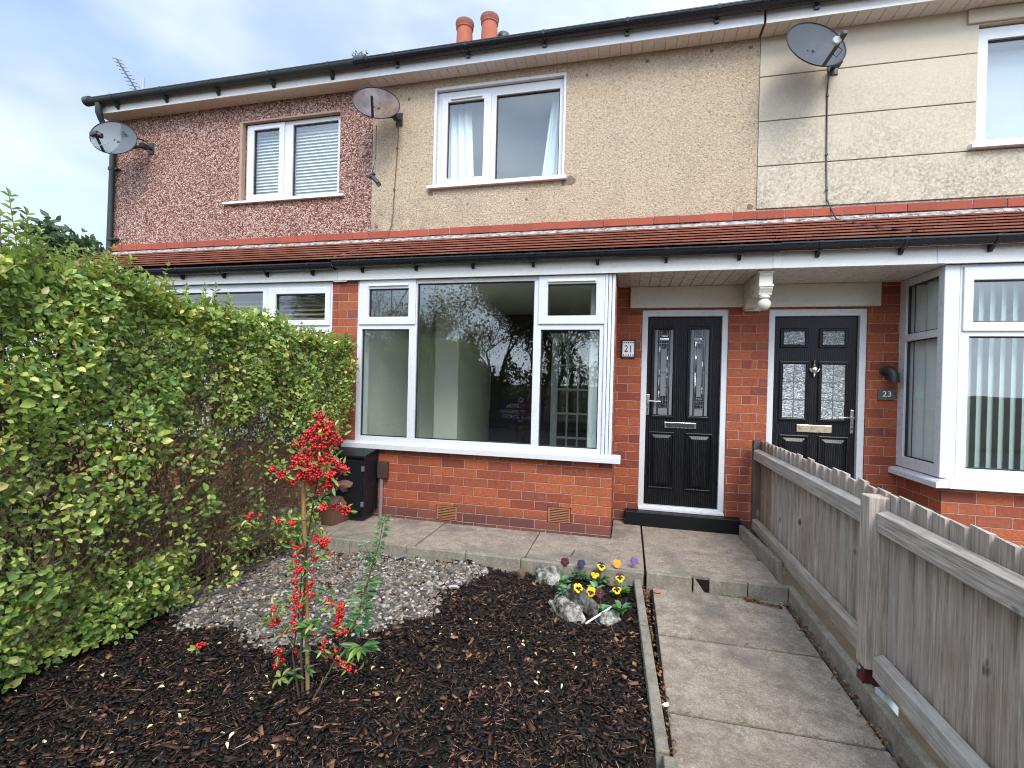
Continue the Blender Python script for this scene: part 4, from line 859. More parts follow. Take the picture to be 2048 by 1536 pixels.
# house numbers and porch light
t = thing('number_plaque', (-1.228, -.002, 1.87), 'white tile house number 21 in a black frame beside the black door', 'sign')
MB().wall(-1.306, -1.152, 1.77, 1.97, [(-1.290, -1.168, 1.787, 1.953)], wx(-.022, .02)).build('frame', 'ink_black', t, .004)
MB().box(-1.291, -1.167, -.012, -.003, 1.786, 1.954).build('tile', 'white_paint', t)
text_mesh('digits', '21', .098, 'ink_black', t, (-1.229, -.0135, 1.869), (R(90), 0, 0), .0012, .92, .0)
m = MB()
for (x, w) in ((-1.252, .030), (-1.203, .026)): m.box(x-w/2-.003, x+w/2, -.0142, -.0122, 1.833, 1.838)
for z in (1.935, 1.802):
    for i in range(5): m.obox((-1.277+i*.024, -.0130, z), (1, 0, 1), (0, 1, 0), (-1, 0, 1), (.0065, .001, .0065))
m.build('tile_pattern', 'petal_maroon', t)
t = thing('number_plaque', (1.20, -.002, 1.45), 'grey slate house number 23 on the brick pier under the porch light', 'sign')
MB().box(1.130, 1.272, -.018, -.002, 1.396, 1.506).build('plate', 'plaque_slate', t, .003)
text_mesh('digits', '23', .074, 'white_paint', t, (1.203, -.0185, 1.451), (R(90), 0, 0), .0008, 1.1)
for x in (1.142, 1.260): MB().lathe([(.005, -.020), (.005, -.018)], (x, 0, 1.451), 'y', 8).build('screw', 'metal_dark', t)
t = thing('wall_light', (1.19, -.002, 1.66), 'black curved outdoor light above the slate number', 'lamp')
MB().lathe([(.046, -.03), (.046, -.002)], (1.185, 0, 1.675), 'y', 20).build('base', 'metal_dark', t, .004, 40)
MB().tube([(1.185, -.02, 1.678), (1.19, -.06, 1.682), (1.205, -.095, 1.668), (1.215, -.11, 1.635), (1.217, -.112, 1.565)], [.040, .043, .043, .041, .041], 16).build('shade', 'metal_dark', t, 0, 40)

# meter box, cable box
t = thing('meter_box', (-3.96, -.80, .06), 'black painted wooden meter box below the left end of the bay window', 'meter box')
MB().prism([(-.672, .10), (-.965, .10), (-.965, .665), (-.672, .72)], 'x', -4.20, -3.805).build('body', 'meter_black', t, .006)
MB().box(-4.185, -3.820, -.984, -.9655, .135, .640).build('door', 'meter_black', t, .005)
MB().prism([(-.668, .728), (-.990, .668), (-.990, .690), (-.668, .750)], 'x', -4.215, -3.79).build('lid', 'meter_black', t, .004)
for z in (.20, .56): MB().box(-3.825, -3.80, -.990, -.966, z-.025, z+.025).build('hinge', 'lead_strap', t, .002)
MB().box(-4.15, -3.86, -.88, -.70, .0, .098).build('gap_shade', 'ink_black', t)  # black block put in for the shade of the gap under the box
t = thing('junction_box', (-3.80, -.70, 0), 'small brown electric box and pipe on the brick below the bay', 'box')
MB().box(-3.788, -3.680, -.735, -.668, .425, .600).build('box', 'brown_plastic', t, .006); MB().tube([(-3.752, -.70, .425), (-3.758, -.70, .0)], .022, 10).build('pipe', 'lead_pipe', t, 0, 40)

# ================================================================== ground, paths, kerbs
def struct(o): o['kind'] = 'structure'; return o
def hfn(x, y): return .010*np.sin(x*3.1+y*1.7)+.008*np.sin(x*7.3-y*5.1)+.006*np.sin(x*13+y*11)
def sheet(name, mat, x0, x1, y0, y1, z, nx, ny, hf=None):
    X, Y = np.meshgrid(np.linspace(x0, x1, nx), np.linspace(y0, y1, ny)); Z = np.full_like(X, z) if hf is None else z+hf(X, Y)
    q = NP(); k = np.arange(nx*ny).reshape(ny, nx); q.add(np.stack([X, Y, Z], -1), np.stack([k[:-1, :-1], k[:-1, 1:], k[1:, 1:], k[1:, :-1]], -1).reshape(-1, 4)); return struct(q.build(name, mat, None, (0, 0, 0)))
sheet('ground', 'ground_soil', -400, 400, -400, 400, -.34, 3, 3)
sheet('garden_bed', 'soil_dark', -5.6, -1.07, -5.6, -1.43, -.115, 90, 90, lambda x, y: hfn(x, y)*1.4)
struct(MB().box(.02, .60, -5.6, -.01, -.30, -.135).build('verge', 'verge_earth', None)); struct(MB().box(.60, 5, -5.6, -.01, -.30, -.06).build('neighbour_path', 'flagstone', None))
struct(MB().box(-14, -5.6, -5.6, 9, -.33, -.12).build('neighbour_garden', 'verge_earth', None))
m = MB()      # upper paving: real slabs with open joints
def slab(x0, x1, y0, y1, z=0., t=.05, g=.006): m.box(x0+g, x1-g, y0+g, y1-g, z-t+random.uniform(-.002, .002), z+random.uniform(-.004, .003))
for a, b in ((-5.0, -3.92), (-3.92, -3.035), (-3.035, -2.035), (-2.035, -1.055)): slab(a, b, -1.385, -.640)
slab(-1.35, -1.055, -.635, .02); slab(-1.05, -.085, -.835, .0); slab(-1.05, -.06, -1.36, -.84)
struct(m.build('upper_paving', 'flagstone', None, .005))
struct(MB().box(-5.0, -.05, -1.37, -.0, -.29, -.03).build('paving_bed', 'soil_dark', None))
m = MB()
for a, b in ((-2.13, -1.33), (-2.885, -2.135), (-3.64, -2.89), (-4.4, -3.645), (-5.2, -4.405)): slab(-1.0, -.050, a, b, -.122)
struct(m.build('path', 'flagstone', None, .006)); struct(MB().box(-1.01, -.045, -5.2, -1.35, -.29, -.135).build('path_bed', 'soil_dark', None))
def kerb(pts, w, z0, z1, name='kerb', mat='kerb_stone'):
    (xa, ya), (xb, yb) = pts; d = Vector((xb-xa, yb-ya, 0)); L = d.length; d.normalize(); c = Vector(((xa+xb)/2, (ya+yb)/2, (z0+z1)/2))
    return struct(MB().obox(c, d, (-d.y, d.x, 0), (0, 0, 1), (L/2-.002, w/2, (z1-z0)/2)).build(name, mat, None, .008, loc=c))
xs = [-5.0, -4.2, -3.66, -3.10, -2.55, -2.06, -1.065]
for i in range(6): kerb(((xs[i], -1.41+random.uniform(-.006, .006)), (xs[i+1], -1.41+random.uniform(-.006, .006))), .05, -.25, random.uniform(-.004, .003))
kerb(((-1.045, -1.385), (-.70, -1.385)), .05, -.25, -.004); kerb(((-.575, -1.372), (-.30, -1.368)), .05, -.25, -.006); kerb(((-.298, -1.368), (-.018, -1.358)), .05, -.25, -.004)
struct(MB().prism([(-.69, -.004), (-.69, -.25), (-.60, -.25), (-.602, -.125)], 'y', -1.41, -1.36).build('broken_kerb', 'kerb_stone', None, .004))
kerb(((-.103, -.22), (-.030, -1.215)), .045, -.2, .125); kerb(((.012, -1.30), (-.002, -3.12)), .052, -.3, -.018); kerb(((-.002, -3.125), (-.012, -5.2)), .052, -.3, -.022)
kerb(((-1.112, -1.42), (-1.085, -2.16)), .056, -.28, -.058); kerb(((-1.083, -2.165), (-1.042, -3.245)), .056, -.28, -.064); kerb(((-1.014, -3.25), (-1.0, -4.3)), .056, -.28, -.072); kerb(((-1.0, -4.3), (-.995, -5.2)), .056, -.28, -.075)
struct(MB().box(-14, 14, -6.0, -5.6, -.33, -.15).build('garden_front_edge', 'flagstone', None))
struct(MB().box(-60, 60, -8.3, -6.0, -.33, -.2).build('pavement', 'flagstone', None)); struct(MB().box(-60, 60, -13.6, -8.31, -.335, -.30).build('road', 'road_tarmac', None)); struct(MB().box(-60, 60, -60, -13.61, -.335, -.2).build('far_verge', 'verge_earth', None))

# ================================================================== fence between the paths
F = thing('wooden_fence', (.02, -2.5, -.1), 'weathered grey feather edge board fence along the right of the path', 'fence')
MB().box(.005, .085, -.175, -.095, -.1, .955).build('post', 'post_dark', F, .004)
MB().box(-.030, .066, -2.600, -2.500, .075, .945).build('post', 'board_grey', F, .006)
MB().box(-.030, .066, -4.98, -4.88, -.1, .945).build('post', 'board_grey', F, .006)
def rail(y0, y1, z0, z1, fresh=0): return MB().prism([(.002, z0), (.048, z0), (.048, z1+.018), (.002, z1)], 'y', y0, y1).build('rail', 'rail_grey', F, .004)
rail(-2.498, -.178, .772, .862); rail(-2.498, -.178, .085, .178); rail(-4.878, -2.602, .775, .868); rail(-4.878, -2.602, .045, .148)
def boards(y0, y1, pitch):
    n = int((y1-y0)/pitch); 
    for i in range(n):
        y = y1-(i+.5)*(y1-y0)/n; top = .972+random.uniform(-.013, .009); zb = .02+random.uniform(-.01, .01); x = .062; k = random.uniform(-.002, .004)
        P = [(x-.012+k, y-pitch*.60), (x+.012+k, y-pitch*.62), (x+.017+k, y+pitch*.62), (x+.012+k, y+pitch*.62)]
        b = MB().prism(P, 'z', zb, top).build('board', 'board_fresh' if i < 3 and y1 > -1 else 'board_grey', F)
boards(-2.56, -.178, .112); boards(-4.88, -2.54, .118)
MB().box(-.012, .060, -2.555, -2.49, -.19, .074).box(-.020, -.012, -2.56, -2.485, -.14, .02).build('post_support', 'maroon_metal', F, .004)
MB().lathe([(.009, -.004), (.011, 0), (.006, .004)], (-.0125, -2.505, .035), 'x', 10).build('bolt', 'cap_grey', F, 0, 40)
t = thing('concrete_offcut', (.03, -2.64, -.13), 'small grey block wedged under the fence beside its middle post', 'block')
MB().obox((.045, -2.650, -.055), (1, .15, 0), (-.15, 1, 0), (0, 0, 1), (.035, .035, .065)).build('block', 'label_card', t, .006)

# ================================================================== planter, rubble, rocks, small things
def rock(name, label, c, s, seed, mat='limestone', sub=4, cat='rock', group=None, rz=0., amp=.35):
    from mathutils import noise
    bm = bmesh.new(); bmesh.ops.create_icosphere(bm, subdivisions=sub, radius=1)
    for v in bm.verts:
        p = v.co.copy(); n = noise.noise(p*1.3+Vector((seed, 0, 0)))*amp+noise.noise(p*3.2+Vector((0, seed, 0)))*amp*.45+noise.noise(p*8+Vector((0, 0, seed)))*amp*.16
        q = p*(1+n); q = Vector((q.x*s[0], q.y*s[1], q.z*s[2])); v.co = Matrix.Rotation(rz, 3, 'Z') @ q
    me = bpy.data.meshes.new(name); bm.to_mesh(me); bm.free(); me.materials.append(M[mat]); uvbox(me); me.polygons.foreach_set('use_smooth', [sub > 2]*len(me.polygons)); me.set_sharp_from_angle(angle=R(38))
    o = bpy.data.objects.new(name, me); COL.objects.link(o); o.location = c; put(o, label, cat, group); return o
RG = 'pale rocks edging the pansy bed'
rock('rock', 'rounded grey mottled rock at the back corner of the pansy bed', (-1.80, -1.555, -.085), (.115, .11, .098), 3, group=RG)
rock('rock', 'long dark ridged rock lying beside the pansies, behind the white one', (-1.52, -1.88, -.075), (.205, .052, .078), 9, 'limestone_dark', group=RG, rz=R(-48), amp=.5)
rock('rock', 'whitest rock, leaning slab in front of the long ridged rock', (-1.59, -2.05, -.10), (.165, .062, .092), 17, group=RG, rz=R(-42), amp=.4)
rock('rock', 'smallest pale rock near the white label stick', (-1.315, -2.09, -.095), (.075, .045, .042), 23, group=RG, rz=R(15))
rock('rock', 'little brown pointed stone between gravel and paving edge', (-2.03, -1.55, -.085), (.035, .025, .05), 31, 'rubble', 3)
rock('rock', 'pale little stone at the end of the gravel by the kerb', (-2.33, -1.58, -.08), (.035, .03, .03), 37, 'limestone', 3)
put(MB().tube([(-1.45, -2.22, -.075), (-1.29, -1.97, -.055)], .0065, 6).build('label_stick', 'white_plastic', None, 0, 40, loc=(-1.37, -2.1, -.07)), 'thin white plastic stick lying on the soil by the pansies', 'stick')
put(MB().tube([(-1.69, -1.43, -.02), (-1.645, -1.12, .012)], .0045, 5).build('twig', 'metal_dark', None, 0, 40, loc=(-1.67, -1.28, .005)), 'thin dark twig lying across the paving edge above the pansies', 'twig')
t = thing('terracotta_trough', (-4.12, -.98, 0), 'chipped brown terracotta trough of rubble beside the meter box', 'planter')
def trough():
    o = [(-4.02, -1.17), (-3.965, -.80), (-4.36, -.74), (-4.42, -1.10)]; c = Vector((-4.19, -.955)); vs = []; fs = []
    for z, k in ((.0, .80), (.185, 1.), (.20, 1.02), (.20, .90), (.03, .70)): vs += [((c+(Vector(p)-c)*k).x, (c+(Vector(p)-c)*k).y, z) for p in o]
    for j in range(4):
        for i in range(4): fs.append((j*4+i, j*4+(i+1) % 4, (j+1)*4+(i+1) % 4, (j+1)*4+i))
    fs += [(0, 1, 2, 3), (16, 17, 18, 19)]; return MB().add(vs, fs).build('trough_body', 'trough_clay', t, .006)
trough(); MB().box(-4.33, -4.06, -1.08, -.83, .05, .13).build('soil', 'soil_dark', t)
for i, (c, s, sd, lb) in enumerate((((-4.10, -1.02, .20), (.10, .09, .075), 5, 'jagged red brown stone low in the terracotta trough'), ((-4.20, -.93, .29), (.13, .09, .065), 12, 'grey brown flat stone in the middle of the rubble heap'), ((-4.02, -.96, .375), (.135, .095, .060), 21, 'reddish wedge of stone on top of the rubble heap'), ((-4.14, -.92, .46), (.07, .06, .045), 44, 'dark small stone behind the top wedge of rubble'))):
    rock('rubble_stone', lb, c, s, sd, 'rubble', 2, 'stone', 'stones heaped in the terracotta trough', i*.9, .55)
put(MB().obox((-3.10, -1.52, -.055), (1, .6, .3), (-.6, 1, 0), (-.3, 0, 1), (.045, .022, .005)).build('slate_shard', 'lead_strap', None, .002, loc=(-3.1, -1.52, -.06)), 'blue grey slate shard standing in gravel near the kerb', 'slate')
rock('litter_scrap', 'crumpled pale blue white scrap of litter on the gravel', (-2.47, -1.93, -.085), (.045, .022, .016), 51, 'cap_grey', 2, 'litter', None, .4, .7)
rock('litter_scrap', 'tiny white scrap of litter against the path edging', (-1.0, -2.85, -.115), (.016, .012, .008), 57, 'white_plastic', 2, 'litter', None, .4, .6)
rock('terracotta_chip', 'orange pottery chip at the foot of the broken kerb', (-.965, -1.50, -.11), (.03, .018, .010), 61, 'orange_red', 2, 'pottery')

# ================================================================== gravel, bark, leaves on the ground
from mathutils.geometry import intersect_point_line
GP = np.array([(-4.3, -1.36), (-3.64, -1.44), (-2.85, -1.44), (-2.42, -1.50), (-2.38, -1.80), (-2.52, -2.10), (-2.50, -2.42), (-2.80, -2.62), (-3.0, -2.82), (-3.2, -2.93), (-3.7, -2.92), (-4.0, -2.89), (-4.3, -2.72)])
def inside(x, y, poly):
    c = np.zeros(len(x), bool); n = len(poly)
    for i in range(n):
        x1, y1 = poly[i]; x2, y2 = poly[(i+1) % n]; k = ((y1 > y) != (y2 > y)) & (x < (x2-x1)*(y-y1)/(y2-y1+1e-12)+x1); c ^= k
    return c
def gz(x, y): return -.115+hfn(x, y)*1.4
N = 46000; x = rng.uniform(-4.35, -2.3, N); y = rng.uniform(-3.0, -1.42, N); k = inside(x+.05*np.sin(y*9)+rng.normal(0, .03, N), y+.04*np.sin(x*11)+rng.normal(0, .03, N), GP); x, y = x[k], y[k]
r = rng.gamma(3., .0030, len(x)).clip(.0045, .019)
q = NP(); q.balls(np.stack([x, y, gz(x, y)+.008+r*.35], 1), r, 1, .10, .32)
n = 190; xs_ = rng.uniform(-4.3, -2.35, n*4); ys_ = rng.uniform(-3.0, -1.45, n*4); front = rng.random(n*4) < np.clip((-2.0-ys_)/.9, .05, .8); k = inside(xs_, ys_, GP) & front; xs_, ys_ = xs_[k][:n], ys_[k][:n]
put(q.build('gravel', 'pebble', None, (-3.3, -2.2, -.1)), 'pale mixed gravel patch between the hedge and the bark', 'gravel', None, 'stuff')
m = MB()
for a, b in zip(xs_, ys_):
    s = random.uniform(.014, .040)*(1.2 if random.random() < .2 else 1); nn = random.randint(5, 7); th0 = random.uniform(0, 6); el = random.uniform(.3, .6)
    pl = [(s*math.cos(th0+2*math.pi*i/nn+random.uniform(-.3, .3)), s*el*math.sin(th0+2*math.pi*i/nn+random.uniform(-.3, .3))) for i in range(nn)]
    tx, ty = random.uniform(-.28, .28), random.uniform(-.2, .3); rz = random.uniform(0, 3.1); zc = float(gz(a, b))+.026; vs = []
    for h in (-.004, .004):
        for u, v in pl: X, Y = u*math.cos(rz)-v*math.sin(rz), u*math.sin(rz)+v*math.cos(rz); vs.append((a+X, b+Y, zc+h+tx*X+ty*Y))
    m.add(vs, [tuple(range(nn))[::-1], tuple(range(nn, 2*nn))]+[(i, (i+1) % nn, nn+(i+1) % nn, nn+i) for i in range(nn)])
o = m.build('slate_chippings', 'slate', None, .0, loc=(-3.3, -2.4, -.1)); put(o, 'flat dark slate pieces strewn in the gravel', 'slate', None, 'stuff')
# bark mulch
PB = np.array([(-1.72, -1.44), (-1.1, -1.43), (-1.1, -2.02), (-1.38, -2.20), (-1.62, -1.98), (-1.78, -1.72)])
def bark(N, Lr, Wr, mat, nm, lab):
    x = rng.uniform(-5.0, -1.08, N*2); y = rng.uniform(-4.75, -1.45, N*2); near = rng.random(N*2) < np.where(y < -4.1, .45, 1.)
    k = near & (x < -1.13-.034*(-1.42-y)*-1.) & ~(inside(x+.05*np.sin(y*9)+rng.normal(0, .045, N*2), y+.04*np.sin(x*11)+rng.normal(0, .045, N*2), GP) & (rng.random(N*2) > .03)) & ~(inside(x, y, PB) & (rng.random(N*2) > .20))
    x, y = x[k][:N], y[k][:N]; n = len(x); th = rng.vonmises(.35, .55, n); pit = rng.normal(0, .28, n); L = rng.gamma(4., Lr/4, n).clip(.006, .075); w = rng.gamma(5., Wr/5, n).clip(.0012, .016)
    d = np.stack([np.cos(th)*np.cos(pit), np.sin(th)*np.cos(pit), np.sin(pit)], 1); rl = rng.normal(0, .6, n); u = np.stack([-np.sin(th), np.cos(th), 0*th], 1); v = np.cross(d, u); s2 = u*np.cos(rl)[:, None]+v*np.sin(rl)[:, None]; t2 = np.cross(d, s2)
    q = NP(); q.boxes(np.stack([x, y, gz(x, y)+rng.uniform(.002, .026, n)], 1), d*L[:, None], s2*w[:, None], t2*np.minimum(w*.35, .0035)[:, None])
    return q
q = bark(31000, .0185, .0064, 0, 0, 0); q2 = bark(11000, .017, .0011, 0, 0, 0); put(q2.build('bark_fibres', 'bark_fibre', None, (-2.6, -3, -.1)), 'thin tan bark fibres lying over the dark mulch', 'bark mulch', None, 'stuff'); put(q.build('bark_mulch', 'bark_chip', None, (-2.6, -3, -.1)), 'dark bark chip mulch covering the garden bed', 'bark mulch', None, 'stuff')
def scatter(n, xr, yr, L, mat, nm, lab, z=None, poly=None, zf=None):
    x = rng.uniform(*xr, n); y = rng.uniform(*yr, n); q = NP(); zz = (gz(x, y)+.032) if z is None else np.full(n, z)
    D = rnd(n); D[:, 2] *= .25; Nn = rnd(n)*.5+np.array([0, 0, 1.]); L_ = rng.uniform(L*.6, L*1.3, n); q.leaves(np.stack([x, y, zz], 1), D, Nn, L_, L_*rng.uniform(.4, .65, n), .3)
    return put(q.build(nm, mat, None, (float(x.mean()), float(y.mean()), -.1)), lab, 'leaves', None, 'stuff')
scatter(150, (-4.4, -1.3), (-4.4, -2.4), .026, 'fallen_leaf', 'fallen_leaves', 'small pale yellow leaves fallen on the dark bark')
scatter(520, (-4.35, -3.3), (-2.75, -1.45), .024, 'dead_leaf', 'fallen_leaves', 'brown hedge litter over the gravel under the hedge'); scatter(260, (-4.35, -2.4), (-2.3, -1.45), .03, 'dead_leaf', 'fallen_leaves', 'brown dead leaves littering the gravel near the kerb'); scatter(70, (-4.3, -2.5), (-2.3, -1.45), .026, 'shrub_leaf_pale', 'fallen_leaves', 'green and yellow weeds and leaves at the kerb foot')
scatter(240, (.015, .085), (-4., -1.3), .036, 'dead_leaf', 'fallen_leaves', 'brown leaves caught under the fence', -.115)
x = rng.uniform(0, 1, 120); 
def edge_litter(n, xa, xb, ya, yb, sx, z, mat, lab, L=.022):
    t_ = rng.uniform(0, 1, n)**1.3; x = xa+(xb-xa)*t_+np.abs(rng.normal(0, abs(sx), n))*np.sign(sx); y = ya+(yb-ya)*t_; q = NP(); D = rnd(n); D[:, 2] *= .3; q.leaves(np.stack([x, y, np.full(n, z)+rng.uniform(0, .012, n)], 1), D, rnd(n)*.6+np.array([0, 0, 1.]), rng.uniform(.5, 1.3, n)*L, rng.uniform(.3, .6, n)*L, .4)
    put(q.build('fallen_leaves', mat, None, (xa, ya, z)), lab, 'leaves', None, 'stuff')
edge_litter(330, -1.075, -.985, -1.44, -4.4, .022, -.112, 'dead_leaf', 'brown leaf litter along the left edging of the path'); edge_litter(230, -.025, -.04, -1.42, -4.0, -.022, -.115, 'dead_leaf', 'brown leaf litter along the right kerb of the path')
edge_litter(70, -.30, -.06, -1.42, -1.52, -.03, -.114, 'dead_leaf', 'brown leaves gathered in the corner of the step', .03)
# grass wisps and moss in the joints
q = NP(); A = []; B = []
for (xa, xb, y) in ((-.98, -.06, -2.13), (-.98, -.06, -2.887), (-.5, -.1, -1.40)):
    for i in range(46): p = np.array([random.uniform(xa, xb), y+random.uniform(-.008, .008), -.118]); A.append(p); B.append(p+np.array([random.uniform(-.03, .03), random.uniform(-.03, .03), random.uniform(.003, .03)]))
for i in range(60): p = np.array([random.uniform(.02, .05), random.uniform(-2.2, -1.3), -.13]); A.append(p); B.append(p+np.array([random.uniform(-.03, .03), random.uniform(-.04, .04), random.uniform(.03, .10)]))
q.twigs(A, B, .0016, .0006); put(q.build('grass_wisps', 'stem_green', None, (-.5, -2.1, -.1)), 'thin grass wisps in the joints of the path', 'grass', None, 'stuff')
# ================================================================== hedge
HG = thing('privet_hedge', (-4.45, -2.9, -.1), 'tall clipped green privet hedge with yellow flecked leaves left of the garden', 'hedge')
HX, HY0, HY1 = -4.0, -4.75, -.88
def htop(y): return 1.795-(y+.9)*.066+.030*np.sin(y*5.3)+.020*np.sin(y*11.7+1)
def hend(z): return HY1-.55*np.clip((1.15-z)/.75, 0, 1)
def bulge(y, z): return .045*np.sin(y*4.1+z*2.3)+.035*np.sin(y*9.3-z*6.1)+.02*np.sin(y*17+z*15)
def lowdens(y, z):       # thin, woody part of the face
    g = 1.15*np.exp(-(((y+1.75)/.95)**2+((z-.66)/.58)**2)); g2 = 1.0*np.exp(-(((y+2.70)/.85)**2+((z-.42)/.46)**2)); g3 = .45*np.exp(-(((y+2.7)/.5)**2+((z-.95)/.25)**2))
    pat = .5+.5*np.sin(y*7.1+z*4.3+np.sin(z*9))*np.sin(z*8.7-y*3.1+1.3)
    return np.clip(1-(g+g2+g3)*(1.18-.75*pat), .10, 1)*np.where(pat < .22, .62, 1)
q = NP()
def leafset(P, Nrm, n, lo=.022, hi=.050, upb=.45):
    P = P[P[:, 1] < hend(P[:, 2])+.06]; n = len(P)
    D = rnd(n)+np.array([.25, 0, upb]); Nn = Nrm+rnd(n)*.65+np.array([0, 0, .25]); L = rng.uniform(lo, hi, n)*np.where(rng.random(n) < .10, 1.4, .92); q.leaves(P, D, Nn, L, L*rng.uniform(.54, .76, n), .12)
N = 84000; y = rng.uniform(HY0, HY1, N); z = -.03+rng.random(N)**.93*(htop(y)+.03); keep = rng.random(N) < lowdens(y, z)*(.47+.18*np.clip((z-1.0)/.6, 0, 1)+.10*np.sin(y*5.7+z*3.9)*np.sin(z*7.3-y*2.2)); keep &= ~((z < .06) & (rng.random(N) < .4)); y, z = y[keep], z[keep]; n = len(y)
x = HX+bulge(y, z)*1.3-np.abs(rng.normal(0, .09, n))+rng.uniform(0, .03, n)-.05*np.clip(.5-z, 0, .5)
leafset(np.stack([x, y, z], 1), np.array([[.75, -.1, .5]]), n)
N = 11000; y = rng.uniform(HY0, HY1, N); x = rng.uniform(-4.92, HX+.02, N); z = htop(y)+rng.normal(0, .035, N)-.02; leafset(np.stack([x, y, z], 1), np.array([[.1, 0, 1.]]), N, .034, .062, .8)
N = 7000; y = rng.uniform(HY0, HY1, N); z = rng.uniform(0, 1, N)*htop(y); x = rng.uniform(-4.8, -4.2, N); kk = rng.random(N) < lowdens(y, z)**1.5; x, y, z = x[kk], y[kk], z[kk]; N = len(x); leafset(np.stack([x, y, z], 1), np.array([[.3, 0, .6]]), N)
N = 9000; y = rng.uniform(HY0, HY1, N); z = rng.uniform(0, 1, N)*htop(y); x = -4.92+np.abs(rng.normal(0, .06, N)); leafset(np.stack([x, y, z], 1), np.array([[-.7, 0, .5]]), N)
N = 5200; y = rng.uniform(HY0, -2.75, N); z = rng.uniform(-.06, .34, N); leafset(np.stack([HX-.02+bulge(y, z)-np.abs(rng.normal(0, .10, N)), y, z], 1), np.array([[.7, -.1, .5]]), N)
N = 3600; z = rng.uniform(.25, 1, N)*1.84; x = rng.uniform(-4.9, HX, N); y = hend(z)+rng.normal(-.03, .05, N); leafset(np.stack([x, y, z], 1), np.array([[.2, .8, .4]]), N)
# young shoots standing above the clipped top
SA, SB, SR = [], [], []
def shoot(x, y, z, h, lean, L):
    k = max(4, int(h/.026)); p = np.array([x, y, z]); a = random.uniform(0, 3); P, D, Nn, Ls = [], [], [], []
    for i in range(k):
        p2 = p+np.array([lean[0]*h/k, lean[1]*h/k, h/k]); SA.append(p.copy()); SB.append(p2.copy()); SR.append(.0028*(1-.5*i/k)); p = p2
        if i < 1: continue
        a += 1.57
        for s in (0, math.pi): P.append(p.copy()); D.append([math.cos(a+s), math.sin(a+s), .75]); Nn.append([-math.cos(a+s)*.7, -math.sin(a+s)*.7, 1]); Ls.append(L*(1-.45*i/k))
    P.append(p); D.append([lean[0], lean[1], 1.]); Nn.append([1, .3, .1]); Ls.append(L*.7)
    Ls = np.array(Ls); q.leaves(np.array(P), np.array(D), np.array(Nn), Ls, Ls*.42, .25)
for i in range(720): y = random.uniform(HY0, HY1); shoot(random.uniform(-4.75, HX), y, float(htop(y))-.04, random.uniform(.05, .15)*(1+.5*(y < -2.6)), (random.uniform(-.3, .3), random.uniform(-.3, .3)), random.uniform(.036, .054))
for y, h in ((-3.74, .30), (-3.68, .24), (-3.60, .19), (-3.79, .22), (-3.46, .17), (-2.62, .20), (-2.50, .16), (-2.98, .14), (-3.2, .15), (-1.55, .1), (-1.2, .11)): shoot(HX+.01+random.uniform(-.08, .02), y, float(htop(y))-.02, h, (random.uniform(-.1, .1), random.uniform(-.25, .12)), .062)
for i in range(260):      # sprigs hanging out of the face
    y = random.uniform(HY0, HY1); z = random.uniform(.02, float(htop(y)));
    if random.random() > float(lowdens(np.array(y), np.array(z))) or y > hend(z)-.1: continue
    shoot(HX+.01, y, z, random.uniform(.05, .11), (random.uniform(.5, 1.3), random.uniform(-.4, .4)), random.uniform(.04, .058))
q.build('leaves', 'hedge_leaf', HG)
# woody stems and fine dead twigs
A, B, r0 = [], [], []
for i in range(150):
    y = random.uniform(HY0, HY1-.75); x = random.uniform(-4.75, -4.15); p = Vector((x, y, -.12)); d = Vector((random.uniform(-.2, .3), random.uniform(-.35, .35), 1)); r = random.uniform(.007, .014)
    for k in range(7): p2 = p+d.normalized()*.27; A.append(p[:]); B.append(p2[:]); r0.append(r); p = p2; d += Vector((random.uniform(-.25, .18), random.uniform(-.3, .18), .1)); r *= .84
    while B and B[-1][2] > float(htop(B[-1][1])) or B[-1][1] > HY1-.05 or B[-1][0] > HX: A.pop(); B.pop(); r0.pop()
for i in range(11000):
    y = random.uniform(HY0, HY1); z = random.uniform(.0, float(htop(y))-.1); thin = 1-float(lowdens(np.array(y), np.array(z)))
    if random.random() > .30+.75*thin or y > hend(z)-.12: continue
    x = HX-.02+float(bulge(y, z))*.6-abs(random.gauss(.02, .12)); L = random.uniform(.10, .34); d = Vector((random.uniform(-.15, .35), random.gauss(.25, .7), random.uniform(.0, 1.1))).normalized(); p = Vector((x, y, z)); r = random.uniform(.0010, .0030); k = 3
    for j in range(k): p2 = p+d*(L/k); A.append(p[:]); B.append(p2[:]); r0.append(r*(1-.22*j)); p = p2; d = (d+Vector((random.uniform(-.2, .2), random.uniform(-.4, .4), random.uniform(-.3, .35)))).normalized()
for i in range(3600):      # dense dead twigs deep inside
    y = random.uniform(HY0, HY1-.3); z = random.uniform(.0, float(htop(y))-.3)
    if y > hend(z)-.3: continue
    p = np.array([random.uniform(-4.7, -4.20), y, z]); d = np.array([random.uniform(-.5, .5), random.gauss(0, .6), random.uniform(-.2, 1)]); d /= np.linalg.norm(d); A.append(p); B.append(p+d*random.uniform(.15, .4)); r0.append(random.uniform(.0015, .004))
A += SA; B += SB; r0 += SR
qs = NP(); qs.twigs(np.array(A), np.array(B), np.array(r0), np.array(r0)*.75); qs.build('stems', 'stem_brown', HG)

